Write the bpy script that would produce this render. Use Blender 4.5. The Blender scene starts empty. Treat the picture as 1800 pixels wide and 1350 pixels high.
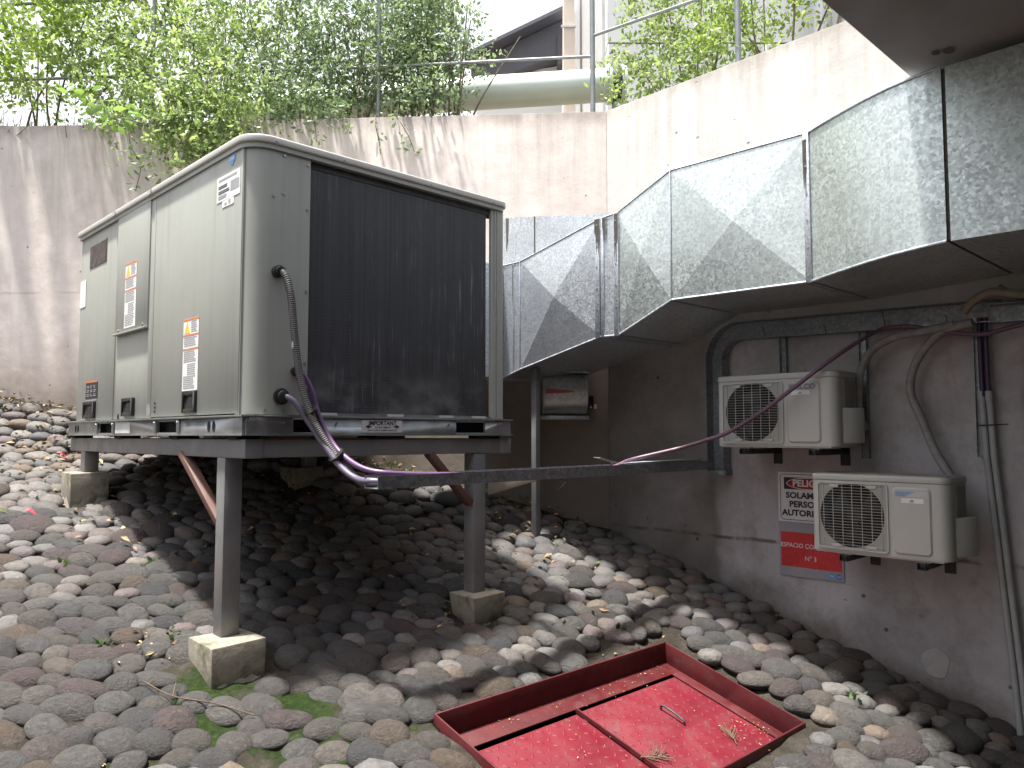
import bpy, bmesh, math, random
import numpy as np
from mathutils import Vector, Matrix

random.seed(7)
rng = np.random.default_rng(7)
scene = bpy.context.scene
COL = scene.collection

# ------------------------------------------------------------------ frame of the place
# The machine, the side wall, the ducts and the hatch share two horizontal axes, called R and L;
# every coordinate below is (R, L, Z) in metres, with Z = 0 at eye height (1.6 m above scene zero).
AZ = math.radians(45.9)
ROT = math.pi / 2 - AZ
EYE = 1.6
RX, RY = math.sin(AZ), math.cos(AZ)


def W(p):
    r, l, z = p
    return Vector((RX * r - RY * l, RY * r + RX * l, z + EYE))


def rl(x, y, z=0.0):
    return (RX * x + RY * y, -RY * x + RX * y, z)


# ------------------------------------------------------------------ camera
cam_d = bpy.data.cameras.new('camera')
cam = bpy.data.objects.new('camera', cam_d)
COL.objects.link(cam)
cam_d.sensor_width = 36
cam_d.lens = 1384 / 1800 * 36
cam_d.clip_start = 0.05
cam_d.clip_end = 500
cam.location = (0, 0, EYE)
PITCH = math.atan(90 / 1384)
cam.rotation_euler = (math.pi / 2 + PITCH, 0, 0)
scene.camera = cam

# ------------------------------------------------------------------ light
sun_rlz = (-0.18, 0.09, 1.0)
sv = (W(sun_rlz) - W((0, 0, 0))).normalized()
world = bpy.data.worlds.new('World')
scene.world = world
world.use_nodes = True
wn = world.node_tree
sky = wn.nodes.new('ShaderNodeTexSky')
sky.sky_type = 'NISHITA'
sky.sun_disc = False
sky.sun_elevation = math.asin(sv.z)
sky.sun_rotation = math.atan2(sv.x, sv.y) % (2 * math.pi)
sky.air_density = 1.0
sky.dust_density = 6.0
sky.ozone_density = 1.0
bg = wn.nodes['Background']
bg.inputs['Strength'].default_value = 0.098
# milky haze low in the sky, the same all round the horizon
tcw = wn.nodes.new('ShaderNodeTexCoord')
sepw = wn.nodes.new('ShaderNodeSeparateXYZ')
wn.links.new(tcw.outputs['Generated'], sepw.inputs[0])
hz = wn.nodes.new('ShaderNodeMapRange')
hz.interpolation_type = 'SMOOTHSTEP'
hz.inputs[1].default_value, hz.inputs[2].default_value = 0.40, 0.75
hz.inputs[3].default_value, hz.inputs[4].default_value = 0.9, 0.12
wn.links.new(sepw.outputs[2], hz.inputs[0])
mxw = wn.nodes.new('ShaderNodeMix')
mxw.data_type = 'RGBA'
wn.links.new(hz.outputs[0], mxw.inputs[0])
wn.links.new(sky.outputs[0], mxw.inputs[6])
mxw.inputs[7].default_value = (4.3, 4.4, 4.5, 1)
wn.links.new(mxw.outputs[2], bg.inputs['Color'])
sun_d = bpy.data.lights.new('sun', 'SUN')
sun_d.energy = 3.6
sun_d.angle = math.radians(3.0)
sun_d.color = (1.0, 0.97, 0.91)
sun = bpy.data.objects.new('sun', sun_d)
COL.objects.link(sun)
sun.rotation_euler = sv.to_track_quat('Z', 'Y').to_euler()
sun.location = (0, 0, 20)
scene.view_settings.view_transform = 'Standard'
scene.view_settings.look = 'None'
scene.view_settings.gamma = 1
scene.view_settings.use_curve_mapping = False
scene.view_settings.exposure = 1.78
scene.cycles.max_bounces = 8
scene.cycles.diffuse_bounces = 5
scene.cycles.transparent_max_bounces = 8

# ------------------------------------------------------------------ materials


class MT:
    """small node-tree helper"""

    def __init__(s, name):
        s.m = bpy.data.materials.new(name)
        s.m.use_nodes = True
        s.t = s.m.node_tree
        s.b = s.t.nodes['Principled BSDF']
        s.tc = s.t.nodes.new('ShaderNodeTexCoord')
        s.co = s.tc.outputs['Object']

    def n(s, typ, **kw):
        nd = s.t.nodes.new(typ)
        for k, v in kw.items():
            setattr(nd, k, v)
        return nd

    def l(s, a, b):
        s.t.links.new(a, b)

    def val(s, nd, key, v):
        if hasattr(v, 'is_linked'):
            s.l(v, nd.inputs[key])
        else:
            nd.inputs[key].default_value = v

    def mapping(s, scale=(1, 1, 1), loc=(0, 0, 0), rot=(0, 0, 0), src=None):
        mp = s.n('ShaderNodeMapping')
        mp.inputs['Scale'].default_value = scale
        mp.inputs['Location'].default_value = loc
        mp.inputs['Rotation'].default_value = rot
        s.l(src or s.co, mp.inputs['Vector'])
        return mp.outputs[0]

    def noise(s, scale=5, detail=4, rough=0.55, src=None, dist=0.0):
        nd = s.n('ShaderNodeTexNoise')
        nd.inputs['Scale'].default_value = scale
        nd.inputs['Detail'].default_value = detail
        nd.inputs['Roughness'].default_value = rough
        nd.inputs['Distortion'].default_value = dist
        s.l(src or s.co, nd.inputs['Vector'])
        return nd.outputs['Fac']

    def voro(s, scale=5, feature='F1', src=None, out='Distance'):
        nd = s.n('ShaderNodeTexVoronoi', feature=feature)
        nd.inputs['Scale'].default_value = scale
        s.l(src or s.co, nd.inputs['Vector'])
        return nd.outputs[out]

    def ramp(s, fac, stops, interp='LINEAR'):
        nd = s.n('ShaderNodeValToRGB')
        nd.color_ramp.interpolation = interp
        e = nd.color_ramp.elements
        while len(e) < len(stops):
            e.new(0.5)
        for i, (p, c) in enumerate(stops):
            e[i].position = p
            e[i].color = (c, c, c, 1) if isinstance(c, (int, float)) else (*c, 1)
        s.l(fac, nd.inputs[0])
        return nd.outputs[0]

    def mix(s, fac, a, b, mode='MIX'):
        nd = s.n('ShaderNodeMix', data_type='RGBA', blend_type=mode)
        nd.clamp_factor = True
        for key, v in ((0, fac), (6, a), (7, b)):
            if hasattr(v, 'is_linked'):
                s.l(v, nd.inputs[key])
            elif key == 0:
                nd.inputs[0].default_value = v
            else:
                nd.inputs[key].default_value = (*v, 1) if len(v) == 3 else v
        return nd.outputs[2]

    def math(s, op, a, b=0.0, c=0.0):
        nd = s.n('ShaderNodeMath', operation=op)
        for i, v in enumerate((a, b, c)):
            if hasattr(v, 'is_linked'):
                s.l(v, nd.inputs[i])
            else:
                nd.inputs[i].default_value = v
        return nd.outputs[0]

    def mrange(s, v, a, b, c=0.0, d=1.0, smooth=True):
        nd = s.n('ShaderNodeMapRange')
        nd.interpolation_type = 'SMOOTHSTEP' if smooth else 'LINEAR'
        s.l(v, nd.inputs[0])
        for i, x in enumerate((a, b, c, d)):
            nd.inputs[i + 1].default_value = x
        return nd.outputs[0]

    def sep(s, src=None):
        nd = s.n('ShaderNodeSeparateXYZ')
        s.l(src or s.co, nd.inputs[0])
        return nd.outputs

    def bump(s, h, strength=0.3, dist=0.01, prev=None):
        nd = s.n('ShaderNodeBump')
        nd.inputs['Strength'].default_value = strength
        nd.inputs['Distance'].default_value = dist
        s.l(h, nd.inputs['Height'])
        if prev:
            s.l(prev, nd.inputs['Normal'])
        return nd.outputs[0]

    def set(s, color=None, rough=None, metal=None, normal=None, spec=None):
        for key, v in (('Base Color', color), ('Roughness', rough), ('Metallic', metal), ('Normal', normal), ('Specular IOR Level', spec)):
            if v is None:
                continue
            if hasattr(v, 'is_linked'):
                s.l(v, s.b.inputs[key])
            elif key == 'Base Color':
                s.b.inputs[key].default_value = (*v, 1)
            else:
                s.b.inputs[key].default_value = v
        return s.m


def plain(name, color, rough=0.5, metal=0.0, var=0.12, scale=9, bump=0.0, dirt=None, dirt_amt=0.35):
    t = MT(name)
    nz = t.noise(scale, 6, 0.6)
    c2 = tuple(x * (1 - var) for x in color)
    c1 = tuple(min(1, x * (1 + var)) for x in color)
    col = t.ramp(nz, [(0.3, c2), (0.7, c1)])
    if dirt:
        d = t.ramp(t.noise(scale * 0.45, 8, 0.7), [(0.5, 0.0), (0.72, 1.0)])
        col = t.mix(t.math('MULTIPLY', d, dirt_amt), col, dirt)
    r = t.mrange(t.noise(scale * 2.3, 4), 0.3, 0.7, max(0, rough - 0.1), min(1, rough + 0.1))
    nrm = t.bump(t.noise(scale * 6, 5), bump, 0.004) if bump else None
    return t.set(col, r, metal, nrm)


M = {}


def mat_concrete_wall():
    t = MT('wall_concrete')
    x, y, z = t.sep()[0], t.sep()[1], t.sep()[2]
    big = t.noise(1.1, 7, 0.62)
    fine = t.noise(9, 8, 0.65)
    base = t.ramp(big, [(0.28, (0.29, 0.278, 0.268)), (0.5, (0.36, 0.348, 0.338)), (0.75, (0.415, 0.403, 0.392))])
    base = t.mix(t.ramp(fine, [(0.35, 0.35), (0.65, 0.0)]), base, (0.43, 0.39, 0.36))
    # grime washed down from the coping
    streak = t.noise(1.0, 6, 0.7, src=t.mapping((9, 9, 0.55)))
    near_top = t.mrange(z, 1.25, 2.27)
    sm = t.math('MULTIPLY', t.ramp(streak, [(0.47, 0.0), (0.68, 1.0)]), near_top)
    base = t.mix(t.math('MULTIPLY', sm, 0.62), base, (0.22, 0.195, 0.165))
    # pale runs down the wall
    pale_runs = t.noise(1.0, 4, 0.6, src=t.mapping((5, 5, 0.35), rot=(0, 0.13, 0)))
    base = t.mix(t.math('MULTIPLY', t.ramp(pale_runs, [(0.55, 0.0), (0.72, 1.0)]), 0.45), base, (0.72, 0.69, 0.66))
    edge = t.math('MULTIPLY', t.mrange(z, 2.12, 2.25), t.ramp(t.noise(6, 5), [(0.3, 0.25), (0.6, 0.9)]))
    base = t.mix(t.math('MULTIPLY', edge, 0.6), base, (0.2, 0.185, 0.155))
    # bug holes
    holes = t.ramp(t.voro(7.0), [(0.04, 1.0), (0.085, 0.0)])
    hm = t.math('MULTIPLY', holes, t.ramp(t.noise(2.2, 2), [(0.46, 0.0), (0.54, 1.0)]))
    base = t.mix(t.math('MULTIPLY', hm, 0.75), base, (0.13, 0.11, 0.09))
    # painted, dirtier lower band of the side wall (object y runs along the wall)
    wob = t.math('MULTIPLY', t.math('SUBTRACT', t.noise(4, 5), 0.5), 0.12)
    yw = t.math('ADD', y, wob)
    zone = t.math('MULTIPLY', t.mrange(yw, -2.47, -2.41), t.mrange(yw, -0.86, -0.80, 1.0, 0.0))
    low = t.mrange(t.math('ADD', z, wob), 0.5, 0.8, 1.0, 0.0)
    paint = t.ramp(t.noise(2.4, 7, 0.6), [(0.28, (0.30, 0.285, 0.292)), (0.5, (0.40, 0.382, 0.392)), (0.7, (0.47, 0.452, 0.46))])
    stain = t.ramp(t.noise(1.0, 7, 0.72, src=t.mapping((5, 5, 1.3))), [(0.5, 0.0), (0.74, 0.45)])
    paint = t.mix(stain, paint, (0.20, 0.155, 0.13))
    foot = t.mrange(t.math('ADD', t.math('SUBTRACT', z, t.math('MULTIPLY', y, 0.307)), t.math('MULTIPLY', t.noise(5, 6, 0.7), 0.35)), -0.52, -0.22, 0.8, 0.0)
    blot = t.ramp(t.noise(5.5, 8, 0.72), [(0.5, 0.0), (0.66, 0.5)])
    paint = t.mix(blot, paint, (0.24, 0.20, 0.185))
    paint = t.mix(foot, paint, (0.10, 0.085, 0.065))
    raw = t.ramp(t.noise(3.1, 7, 0.65), [(0.3, (0.155, 0.142, 0.132)), (0.65, (0.25, 0.232, 0.218))])
    lowcol = t.mix(zone, raw, paint)
    base = t.mix(low, base, lowcol)
    # day joint of the formwork
    jz = t.math('ABSOLUTE', t.math('SUBTRACT', t.math('ADD', z, t.math('MULTIPLY', wob, 0.25)), -0.60))
    jl = t.mrange(jz, 0.004, 0.016, 1.0, 0.0)
    jm = t.math('MULTIPLY', jl, t.ramp(t.noise(5, 4), [(0.42, 0.0), (0.55, 0.8)]))
    base = t.mix(jm, base, (0.1, 0.075, 0.06))
    dots = t.math('MULTIPLY', t.ramp(t.voro(6.2), [(0.05, 1.0), (0.09, 0.0)]), t.ramp(t.noise(3.3, 2), [(0.45, 0.0), (0.51, 0.85)]))
    base = t.mix(t.math('MULTIPLY', dots, low), base, (0.08, 0.06, 0.05))
    h = t.math('ADD', t.math('MULTIPLY', fine, 0.6), t.math('MULTIPLY', big, 0.8))
    h = t.math('SUBTRACT', h, t.math('MULTIPLY', hm, 0.8))
    nb = t.bump(h, 0.45, 0.02)
    nb = t.bump(t.noise(70, 4, 0.7), 0.25, 0.003, nb)
    return t.set(base, 0.88, 0, nb, 0.25)


def mat_back_wall():
    t = MT('back_wall_concrete')
    sp = t.sep()
    z = sp[2]
    big = t.noise(0.9, 7, 0.6)
    fine = t.noise(8, 8, 0.65)
    base = t.ramp(big, [(0.28, (0.43, 0.385, 0.36)), (0.5, (0.53, 0.48, 0.455)), (0.75, (0.61, 0.56, 0.535))])
    base = t.mix(t.ramp(fine, [(0.35, 0.4), (0.65, 0.0)]), base, (0.33, 0.29, 0.26))
    streak = t.noise(1.0, 6, 0.7, src=t.mapping((8, 8, 0.5)))
    sm = t.math('MULTIPLY', t.ramp(streak, [(0.45, 0.0), (0.66, 1.0)]), t.mrange(z, 1.0, 2.27))
    base = t.mix(t.math('MULTIPLY', sm, 0.45), base, (0.22, 0.19, 0.16))
    pale_runs = t.noise(1.0, 4, 0.6, src=t.mapping((4.5, 4.5, 0.3)))  # pale runs painted in for the streaks of sunlight on this wall
    base = t.mix(t.math('MULTIPLY', t.ramp(pale_runs, [(0.54, 0.0), (0.72, 1.0)]), 0.5), base, (0.64, 0.59, 0.56))
    for jh in (1.02, -0.02):
        wb_ = t.math('MULTIPLY', t.math('SUBTRACT', t.noise(3, 4), 0.5), 0.03)
        jz = t.math('ABSOLUTE', t.math('SUBTRACT', t.math('ADD', z, wb_), jh))
        jm = t.math('MULTIPLY', t.mrange(jz, 0.003, 0.012, 1.0, 0.0), t.ramp(t.noise(4, 4), [(0.42, 0.0), (0.56, 0.3)]))
        base = t.mix(jm, base, (0.19, 0.16, 0.135))
    low_dark = t.mrange(t.math('ADD', z, t.math('MULTIPLY', t.noise(3, 5), 0.7)), 0.3, 1.1, 0.85, 0.0)  # darker and browner towards the foot of the wall
    base = t.mix(low_dark, base, (0.15, 0.125, 0.1))
    edge = t.math('MULTIPLY', t.mrange(z, 2.1, 2.25), t.ramp(t.noise(5, 5), [(0.3, 0.2), (0.6, 0.9)]))
    base = t.mix(t.math('MULTIPLY', edge, 0.7), base, (0.14, 0.12, 0.1))
    holes = t.ramp(t.voro(7.5), [(0.035, 0.85), (0.075, 0.0)])
    hm = t.math('MULTIPLY', holes, t.ramp(t.noise(2.2, 2), [(0.44, 0.0), (0.52, 1.0)]))
    base = t.mix(hm, base, (0.13, 0.11, 0.09))
    h = t.math('ADD', t.math('MULTIPLY', fine, 0.6), t.math('MULTIPLY', big, 0.8))
    nb = t.bump(h, 0.4, 0.02)
    nb = t.bump(t.noise(70, 4, 0.7), 0.25, 0.003, nb)
    return t.set(base, 0.9, 0, nb, 0.25)


def mat_galv(name, lo, hi, rough=0.42, scale=92, metal=0.75):
    t = MT(name)
    warp = t.n('ShaderNodeTexNoise')
    warp.inputs['Scale'].default_value = 40
    t.l(t.co, warp.inputs['Vector'])
    vm = t.n('ShaderNodeVectorMath', operation='MULTIPLY_ADD')
    t.l(warp.outputs['Color'], vm.inputs[0])
    vm.inputs[1].default_value = (0.02, 0.02, 0.02)
    t.l(t.co, vm.inputs[2])
    cell = t.voro(scale, src=vm.outputs[0], out='Color')
    sp = t.n('ShaderNodeSeparateColor')
    t.l(cell, sp.inputs[0])
    col = t.ramp(sp.outputs[0], [(0.0, lo), (0.45, tuple((a + b) / 2 for a, b in zip(lo, hi))), (1.0, hi)])
    dull = t.ramp(t.noise(2.2, 6, 0.6), [(0.4, 0.0), (0.72, 0.55)])
    col = t.mix(dull, col, tuple(a * 0.75 for a in lo))
    drips = t.ramp(t.noise(1.0, 5, 0.7, src=t.mapping((28, 28, 1.6))), [(0.62, 0.0), (0.78, 0.4)])
    col = t.mix(drips, col, tuple(a * 0.55 for a in lo))
    r = t.mrange(sp.outputs[1], 0, 1, rough - 0.12, rough + 0.16, smooth=False)
    nb = t.bump(sp.outputs[2], 0.05, 0.002)
    nb = t.bump(t.noise(2.5, 2), 0.14, 0.02, nb)
    return t.set(col, r, metal, nb)


def mat_cabinet():
    t = MT('cabinet_paint')
    nz = t.noise(1.6, 6, 0.6)
    col = t.ramp(nz, [(0.3, (0.285, 0.30, 0.27)), (0.7, (0.32, 0.335, 0.305))])
    st = t.ramp(t.noise(1.0, 6, 0.7, src=t.mapping((16, 16, 0.6))), [(0.5, 0.0), (0.78, 0.45)])
    col = t.mix(st, col, (0.19, 0.185, 0.155))
    sc_ = t.ramp(t.noise(1.0, 8, 0.8, src=t.mapping((3, 3, 22))), [(0.66, 0.0), (0.72, 0.25)])
    col = t.mix(sc_, col, (0.36, 0.37, 0.34))
    return t.set(col, t.mrange(t.noise(6, 5), 0.3, 0.7, 0.36, 0.52), 0.0, t.bump(t.noise(2.0, 3), 0.08, 0.02), 0.4)


def mat_coil():
    t = MT('coil_fins')
    sp = t.sep()
    x, z = sp[0], sp[2]
    row = t.math('SINE', t.math('MULTIPLY', z, 2 * math.pi / 0.0145))
    fin = t.noise(1.0, 3, 0.7, src=t.mapping((150, 1, 6)))
    base = t.mix(t.mrange(row, -1, 1), (0.030, 0.0315, 0.036), (0.038, 0.040, 0.045))
    bands = t.ramp(t.noise(1.0, 3, 0.6, src=t.mapping((18, 1, 0.35))), [(0.35, 0.0), (0.75, 0.7)])
    base = t.mix(bands, base, (0.06, 0.062, 0.068))
    thin = t.ramp(t.noise(1.0, 3, 0.6, src=t.mapping((95, 1, 0.5))), [(0.5, 0.0), (0.72, 0.5)])
    base = t.mix(thin, base, (0.085, 0.088, 0.094))
    bent = t.ramp(t.noise(1.0, 5, 0.75, src=t.mapping((55, 1, 2.1))), [(0.53, 0.0), (0.66, 1.0)])
    gate = t.ramp(t.noise(1.3, 4, 0.6, src=t.mapping((2.4, 1, 1.8), loc=(0.3, 0, 0.1))), [(0.5, 0.0), (0.64, 1.0)])
    lowz = t.mrange(z, -0.52, 0.45, 1.0, 0.6)
    bm_ = t.math('MULTIPLY', t.math('MULTIPLY', bent, gate), lowz)
    base = t.mix(t.math('MULTIPLY', bm_, 0.5), base, (0.36, 0.38, 0.40))
    dust = t.math('MULTIPLY', t.mrange(z, -0.53, -0.26, 1.0, 0.0), t.ramp(t.noise(3.0, 6, 0.65, src=t.mapping((1.0, 1, 1.6), loc=(0.4, 0, 0))), [(0.42, 0.0), (0.62, 0.75)]))
    base = t.mix(dust, base, (0.2, 0.205, 0.21))
    h = t.math('ADD', row, t.math('MULTIPLY', fin, 0.4))
    return t.set(base, 0.5, 0.2, t.bump(fin, 0.15, 0.002), 0.4)


def mat_stone():
    t = MT('cobble_stone')
    oi = t.n('ShaderNodeObjectInfo')
    at = t.n('ShaderNodeAttribute', attribute_type='GEOMETRY', attribute_name='tone')
    rnd = t.math('FRACT', t.math('ADD', oi.outputs['Random'], at.outputs['Fac']))
    col = t.ramp(rnd, [(0.0, (0.08, 0.078, 0.076)), (0.14, (0.145, 0.14, 0.134)), (0.3, (0.06, 0.064, 0.072)), (0.42, (0.135, 0.12, 0.115)),
                       (0.55, (0.105, 0.10, 0.09)), (0.66, (0.112, 0.078, 0.08)), (0.76, (0.08, 0.085, 0.092)), (0.88, (0.20, 0.19, 0.178)), (0.95, (0.125, 0.092, 0.068))])
    off = t.n('ShaderNodeVectorMath', operation='ADD')
    cm = t.n('ShaderNodeCombineXYZ')
    for i in range(3):
        t.l(t.math('MULTIPLY', rnd, 40.0 + i * 17), cm.inputs[i])
    t.l(t.co, off.inputs[0])
    t.l(cm.outputs[0], off.inputs[1])
    sp_ = t.noise(3.2, 8, 0.72, src=off.outputs[0])
    col = t.mix(t.ramp(sp_, [(0.36, 0.6), (0.6, 0.0)]), col, (0.05, 0.045, 0.04))
    gr = t.noise(26, 4, 0.8, src=off.outputs[0])
    col = t.mix(t.ramp(gr, [(0.54, 0.0), (0.68, 0.6)]), col, (0.27, 0.26, 0.245))
    col = t.mix(t.ramp(gr, [(0.3, 0.5), (0.42, 0.0)]), col, (0.035, 0.034, 0.033))
    lich = t.ramp(t.noise(1.6, 6, 0.65, src=off.outputs[0]), [(0.58, 0.0), (0.74, 0.5)])
    col = t.mix(lich, col, (0.19, 0.18, 0.155))
    nb = t.bump(t.noise(6, 9, 0.7, src=off.outputs[0]), 0.8, 0.12)
    nb = t.bump(gr, 0.45, 0.05, nb)
    return t.set(col, t.mrange(sp_, 0.3, 0.7, 0.42, 0.72), 0, nb, 0.35)


def mat_ground():
    t = MT('mortar_and_earth')
    col = t.ramp(t.noise(7, 9, 0.7), [(0.28, (0.028, 0.023, 0.018)), (0.5, (0.06, 0.052, 0.043)), (0.72, (0.12, 0.105, 0.09))])
    at = t.n('ShaderNodeAttribute', attribute_type='GEOMETRY', attribute_name='moss')
    mm = t.math('ADD', at.outputs['Fac'], t.math('MULTIPLY', t.math('SUBTRACT', t.noise(6, 9, 0.78), 0.5), 3.2))
    mm = t.mrange(mm, 0.5, 0.95, 0.0, 0.92)
    moss = t.ramp(t.noise(40, 6, 0.7), [(0.3, (0.008, 0.018, 0.003)), (0.55, (0.022, 0.046, 0.007)), (0.75, (0.05, 0.088, 0.016))])
    col = t.mix(mm, col, moss)
    nb = t.bump(t.noise(14, 9, 0.75), 0.9, 0.05)
    nb = t.bump(t.noise(90, 5, 0.7), 0.5, 0.008, nb)
    return t.set(col, 0.95, 0, nb, 0.15)


def mat_red(name, a, b, wear=0.4, scale=5.0):
    t = MT(name)
    col = t.ramp(t.noise(scale, 6, 0.6), [(0.3, a), (0.7, b)])
    w = t.ramp(t.noise(scale * 2.6, 9, 0.72), [(0.56, 0.0), (0.63, 1.0)])
    w2 = t.ramp(t.noise(scale * 0.5, 5, 0.6), [(0.42, 0.15), (0.62, 1.0)])
    col = t.mix(t.math('MULTIPLY', t.math('MULTIPLY', w, w2), wear), col, (0.085, 0.05, 0.052))
    dust = t.ramp(t.noise(scale * 0.8, 7, 0.7), [(0.5, 0.0), (0.75, 0.3)])
    col = t.mix(dust, col, (0.12, 0.05, 0.05))
    return t.set(col, t.mrange(t.noise(scale * 3, 5), 0.3, 0.7, 0.45, 0.72), 0.0, t.bump(t.noise(scale * 9, 6), 0.12, 0.003), 0.35)


def mat_leaf(name, cols, trans=0.45):
    t = MT(name)
    at = t.n('ShaderNodeAttribute', attribute_type='GEOMETRY', attribute_name='tone')
    oi = t.n('ShaderNodeObjectInfo')
    f = t.math('FRACT', t.math('ADD', at.outputs['Fac'], t.math('MULTIPLY', oi.outputs['Random'], 0.2)))
    n = len(cols)
    col = t.ramp(f, [(i / (n - 1), c) for i, c in enumerate(cols)])
    t.set(col, 0.38, 0, None, 0.5)
    tr = t.n('ShaderNodeBsdfTranslucent')
    tc = t.mix(1.0, col, (1.25, 1.3, 0.8), 'MULTIPLY')
    t.l(tc, tr.inputs[0])
    mx = t.n('ShaderNodeMixShader')
    mx.inputs[0].default_value = trans
    t.l(t.b.outputs[0], mx.inputs[1])
    t.l(tr.outputs[0], mx.inputs[2])
    out = t.t.nodes['Material Output']
    t.l(mx.outputs[0], out.inputs[0])
    return t.m


def mat_flex():
    t = MT('grey_flexible_conduit_plastic')
    return t.set((0.085, 0.082, 0.08), 0.55, 0.0)


def mat_litter():
    t = MT('dry_leaves')
    at = t.n('ShaderNodeAttribute', attribute_type='GEOMETRY', attribute_name='tone')
    col = t.ramp(at.outputs['Fac'], [(0.0, (0.10, 0.06, 0.03)), (0.35, (0.26, 0.16, 0.075)), (0.65, (0.38, 0.27, 0.14)), (0.85, (0.46, 0.37, 0.22)), (0.95, (0.10, 0.14, 0.03))])
    return t.set(col, 0.75)


def mat_block():
    t = MT('footing_concrete')
    z = t.sep()[2]
    col = t.ramp(t.noise(6, 8, 0.65), [(0.3, (0.21, 0.19, 0.155)), (0.7, (0.32, 0.295, 0.245))])
    moss = t.ramp(t.noise(7, 6, 0.65), [(0.46, 0.0), (0.62, 0.8)])
    col = t.mix(moss, col, (0.07, 0.072, 0.04))
    nb = t.bump(t.noise(18, 8, 0.7), 0.5, 0.012)
    return t.set(col, 0.92, 0, nb, 0.2)


M['wall'] = mat_concrete_wall()
M['back'] = mat_back_wall()
M['galv'] = mat_galv('galvanised_spangle', (0.45, 0.505, 0.495), (0.70, 0.765, 0.755))
M['galv_old'] = mat_galv('galvanised_smooth', (0.42, 0.45, 0.49), (0.68, 0.72, 0.765), 0.42, 120, 0.7)
M['tray'] = mat_galv('tray_zinc', (0.20, 0.22, 0.235), (0.34, 0.36, 0.37), 0.45, 80, 0.75)
M['cab'] = mat_cabinet()
M['cab_top'] = plain('sunlit_roof_paint', (0.42, 0.42, 0.39), 0.45, 0, 0.1, 4)  # paler than the cabinet: sun on the roof is put into the colour
M['coil'] = mat_coil()
M['rail'] = plain('zinc_rail', (0.33, 0.345, 0.345), 0.36, 0.75, 0.18, 5, 0.05, (0.14, 0.13, 0.12))
M['steel'] = plain('grey_steel_paint', (0.18, 0.184, 0.187), 0.45, 0.1, 0.2, 5, 0.08, (0.15, 0.085, 0.05), 0.5)
M['rust'] = plain('rust_primer', (0.115, 0.06, 0.047), 0.65, 0, 0.2, 12, 0.1, (0.1, 0.05, 0.035))
M['dark'] = plain('dark_steel', (0.025, 0.026, 0.028), 0.6, 0.2)
M['black'] = plain('black_plastic', (0.018, 0.018, 0.019), 0.42)
M['hole'] = plain('shade_and_rubber_black', (0.012, 0.012, 0.013), 0.9)  # flat black painted in for shade inside openings; also the rubber pads
M['block'] = mat_block()
M['mortar'] = plain('rough_mortar', (0.22, 0.205, 0.17), 0.95, 0, 0.3, 14, 0.9, (0.06, 0.075, 0.03), 0.7)
M['stone'] = mat_stone()
M['ground'] = mat_ground()
M['red'] = mat_red('red_plate_paint', (0.095, 0.006, 0.013), (0.145, 0.009, 0.019), 0.85, 4.0)
M['red_rim'] = mat_red('shaded_rim_paint', (0.05, 0.006, 0.008), (0.085, 0.008, 0.010), 0.4)  # hatch red darkened to hold the shade inside the rim
M['red_edge'] = plain('rim_edge_wear', (0.16, 0.05, 0.05), 0.6, 0.1, 0.3, 16)
M['ac'] = plain('cream_plastic', (0.45, 0.46, 0.43), 0.45, 0, 0.04, 4, 0, (0.33, 0.29, 0.22), 0.22)
M['ac_top'] = plain('dusty_cream_top', (0.30, 0.28, 0.235), 0.8, 0, 0.2, 10, 0.2, (0.12, 0.1, 0.075), 0.6)
M['ac_side'] = plain('grey_louvre_side', (0.24, 0.235, 0.215), 0.55)
M['fan'] = plain('fan_plastic', (0.022, 0.023, 0.022), 0.5)
M['white'] = plain('white_sticker', (0.74, 0.74, 0.72), 0.5, 0, 0.04)
M['sign_white'] = plain('sign_white', (0.66, 0.65, 0.65), 0.35, 0, 0.06, 5, 0, (0.4, 0.37, 0.35), 0.3)
M['sign_red'] = plain('sign_red', (0.52, 0.035, 0.04), 0.32, 0, 0.08, 4)
M['sign_dred'] = plain('sign_deep_red', (0.34, 0.012, 0.02), 0.35, 0, 0.08, 4)
M['sign_grey'] = plain('sign_grey', (0.29, 0.29, 0.32), 0.4, 0, 0.1, 5, 0, (0.2, 0.17, 0.16), 0.4)
M['ink'] = plain('ink_black', (0.018, 0.018, 0.022), 0.45)
M['ink_grey'] = plain('ink_grey', (0.30, 0.31, 0.33), 0.5)
M['ink_lt'] = plain('ink_light_grey', (0.48, 0.48, 0.48), 0.5)
M['orange'] = plain('label_orange', (0.66, 0.17, 0.035), 0.5)
M['yellow'] = plain('label_yellow', (0.72, 0.5, 0.06), 0.5)
M['blue'] = plain('label_blue', (0.10, 0.30, 0.62), 0.45)
M['logo_blue'] = plain('logo_blue', (0.09, 0.16, 0.42), 0.4)
M['logo_text'] = plain('logo_pale_grey', (0.17, 0.18, 0.23), 0.4)
M['badge'] = plain('badge_brown_black', (0.032, 0.022, 0.022), 0.35)
M['flex'] = mat_flex()
M['purple'] = plain('purple_sheath', (0.105, 0.05, 0.125), 0.42, 0, 0.12, 14)
M['purple_dk'] = plain('dark_purple_sheath', (0.05, 0.028, 0.075), 0.45, 0, 0.12, 14)
M['mauve'] = plain('mauve_sheath', (0.13, 0.075, 0.11), 0.48, 0, 0.15, 14)
M['lilac'] = plain('lilac_sheath', (0.12, 0.102, 0.152), 0.42, 0, 0.1, 14)
M['insul'] = plain('taped_insulation', (0.25, 0.245, 0.235), 0.7, 0, 0.22, 25, 0.4, (0.16, 0.14, 0.12))
M['pvc'] = plain('grey_pvc', (0.33, 0.34, 0.34), 0.5, 0, 0.08, 9, 0, (0.2, 0.18, 0.16))
M['soffit'] = plain('soffit_concrete', (0.24, 0.222, 0.222), 0.85, 0, 0.1, 3, 0.3, (0.2, 0.17, 0.16), 0.4)
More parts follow.
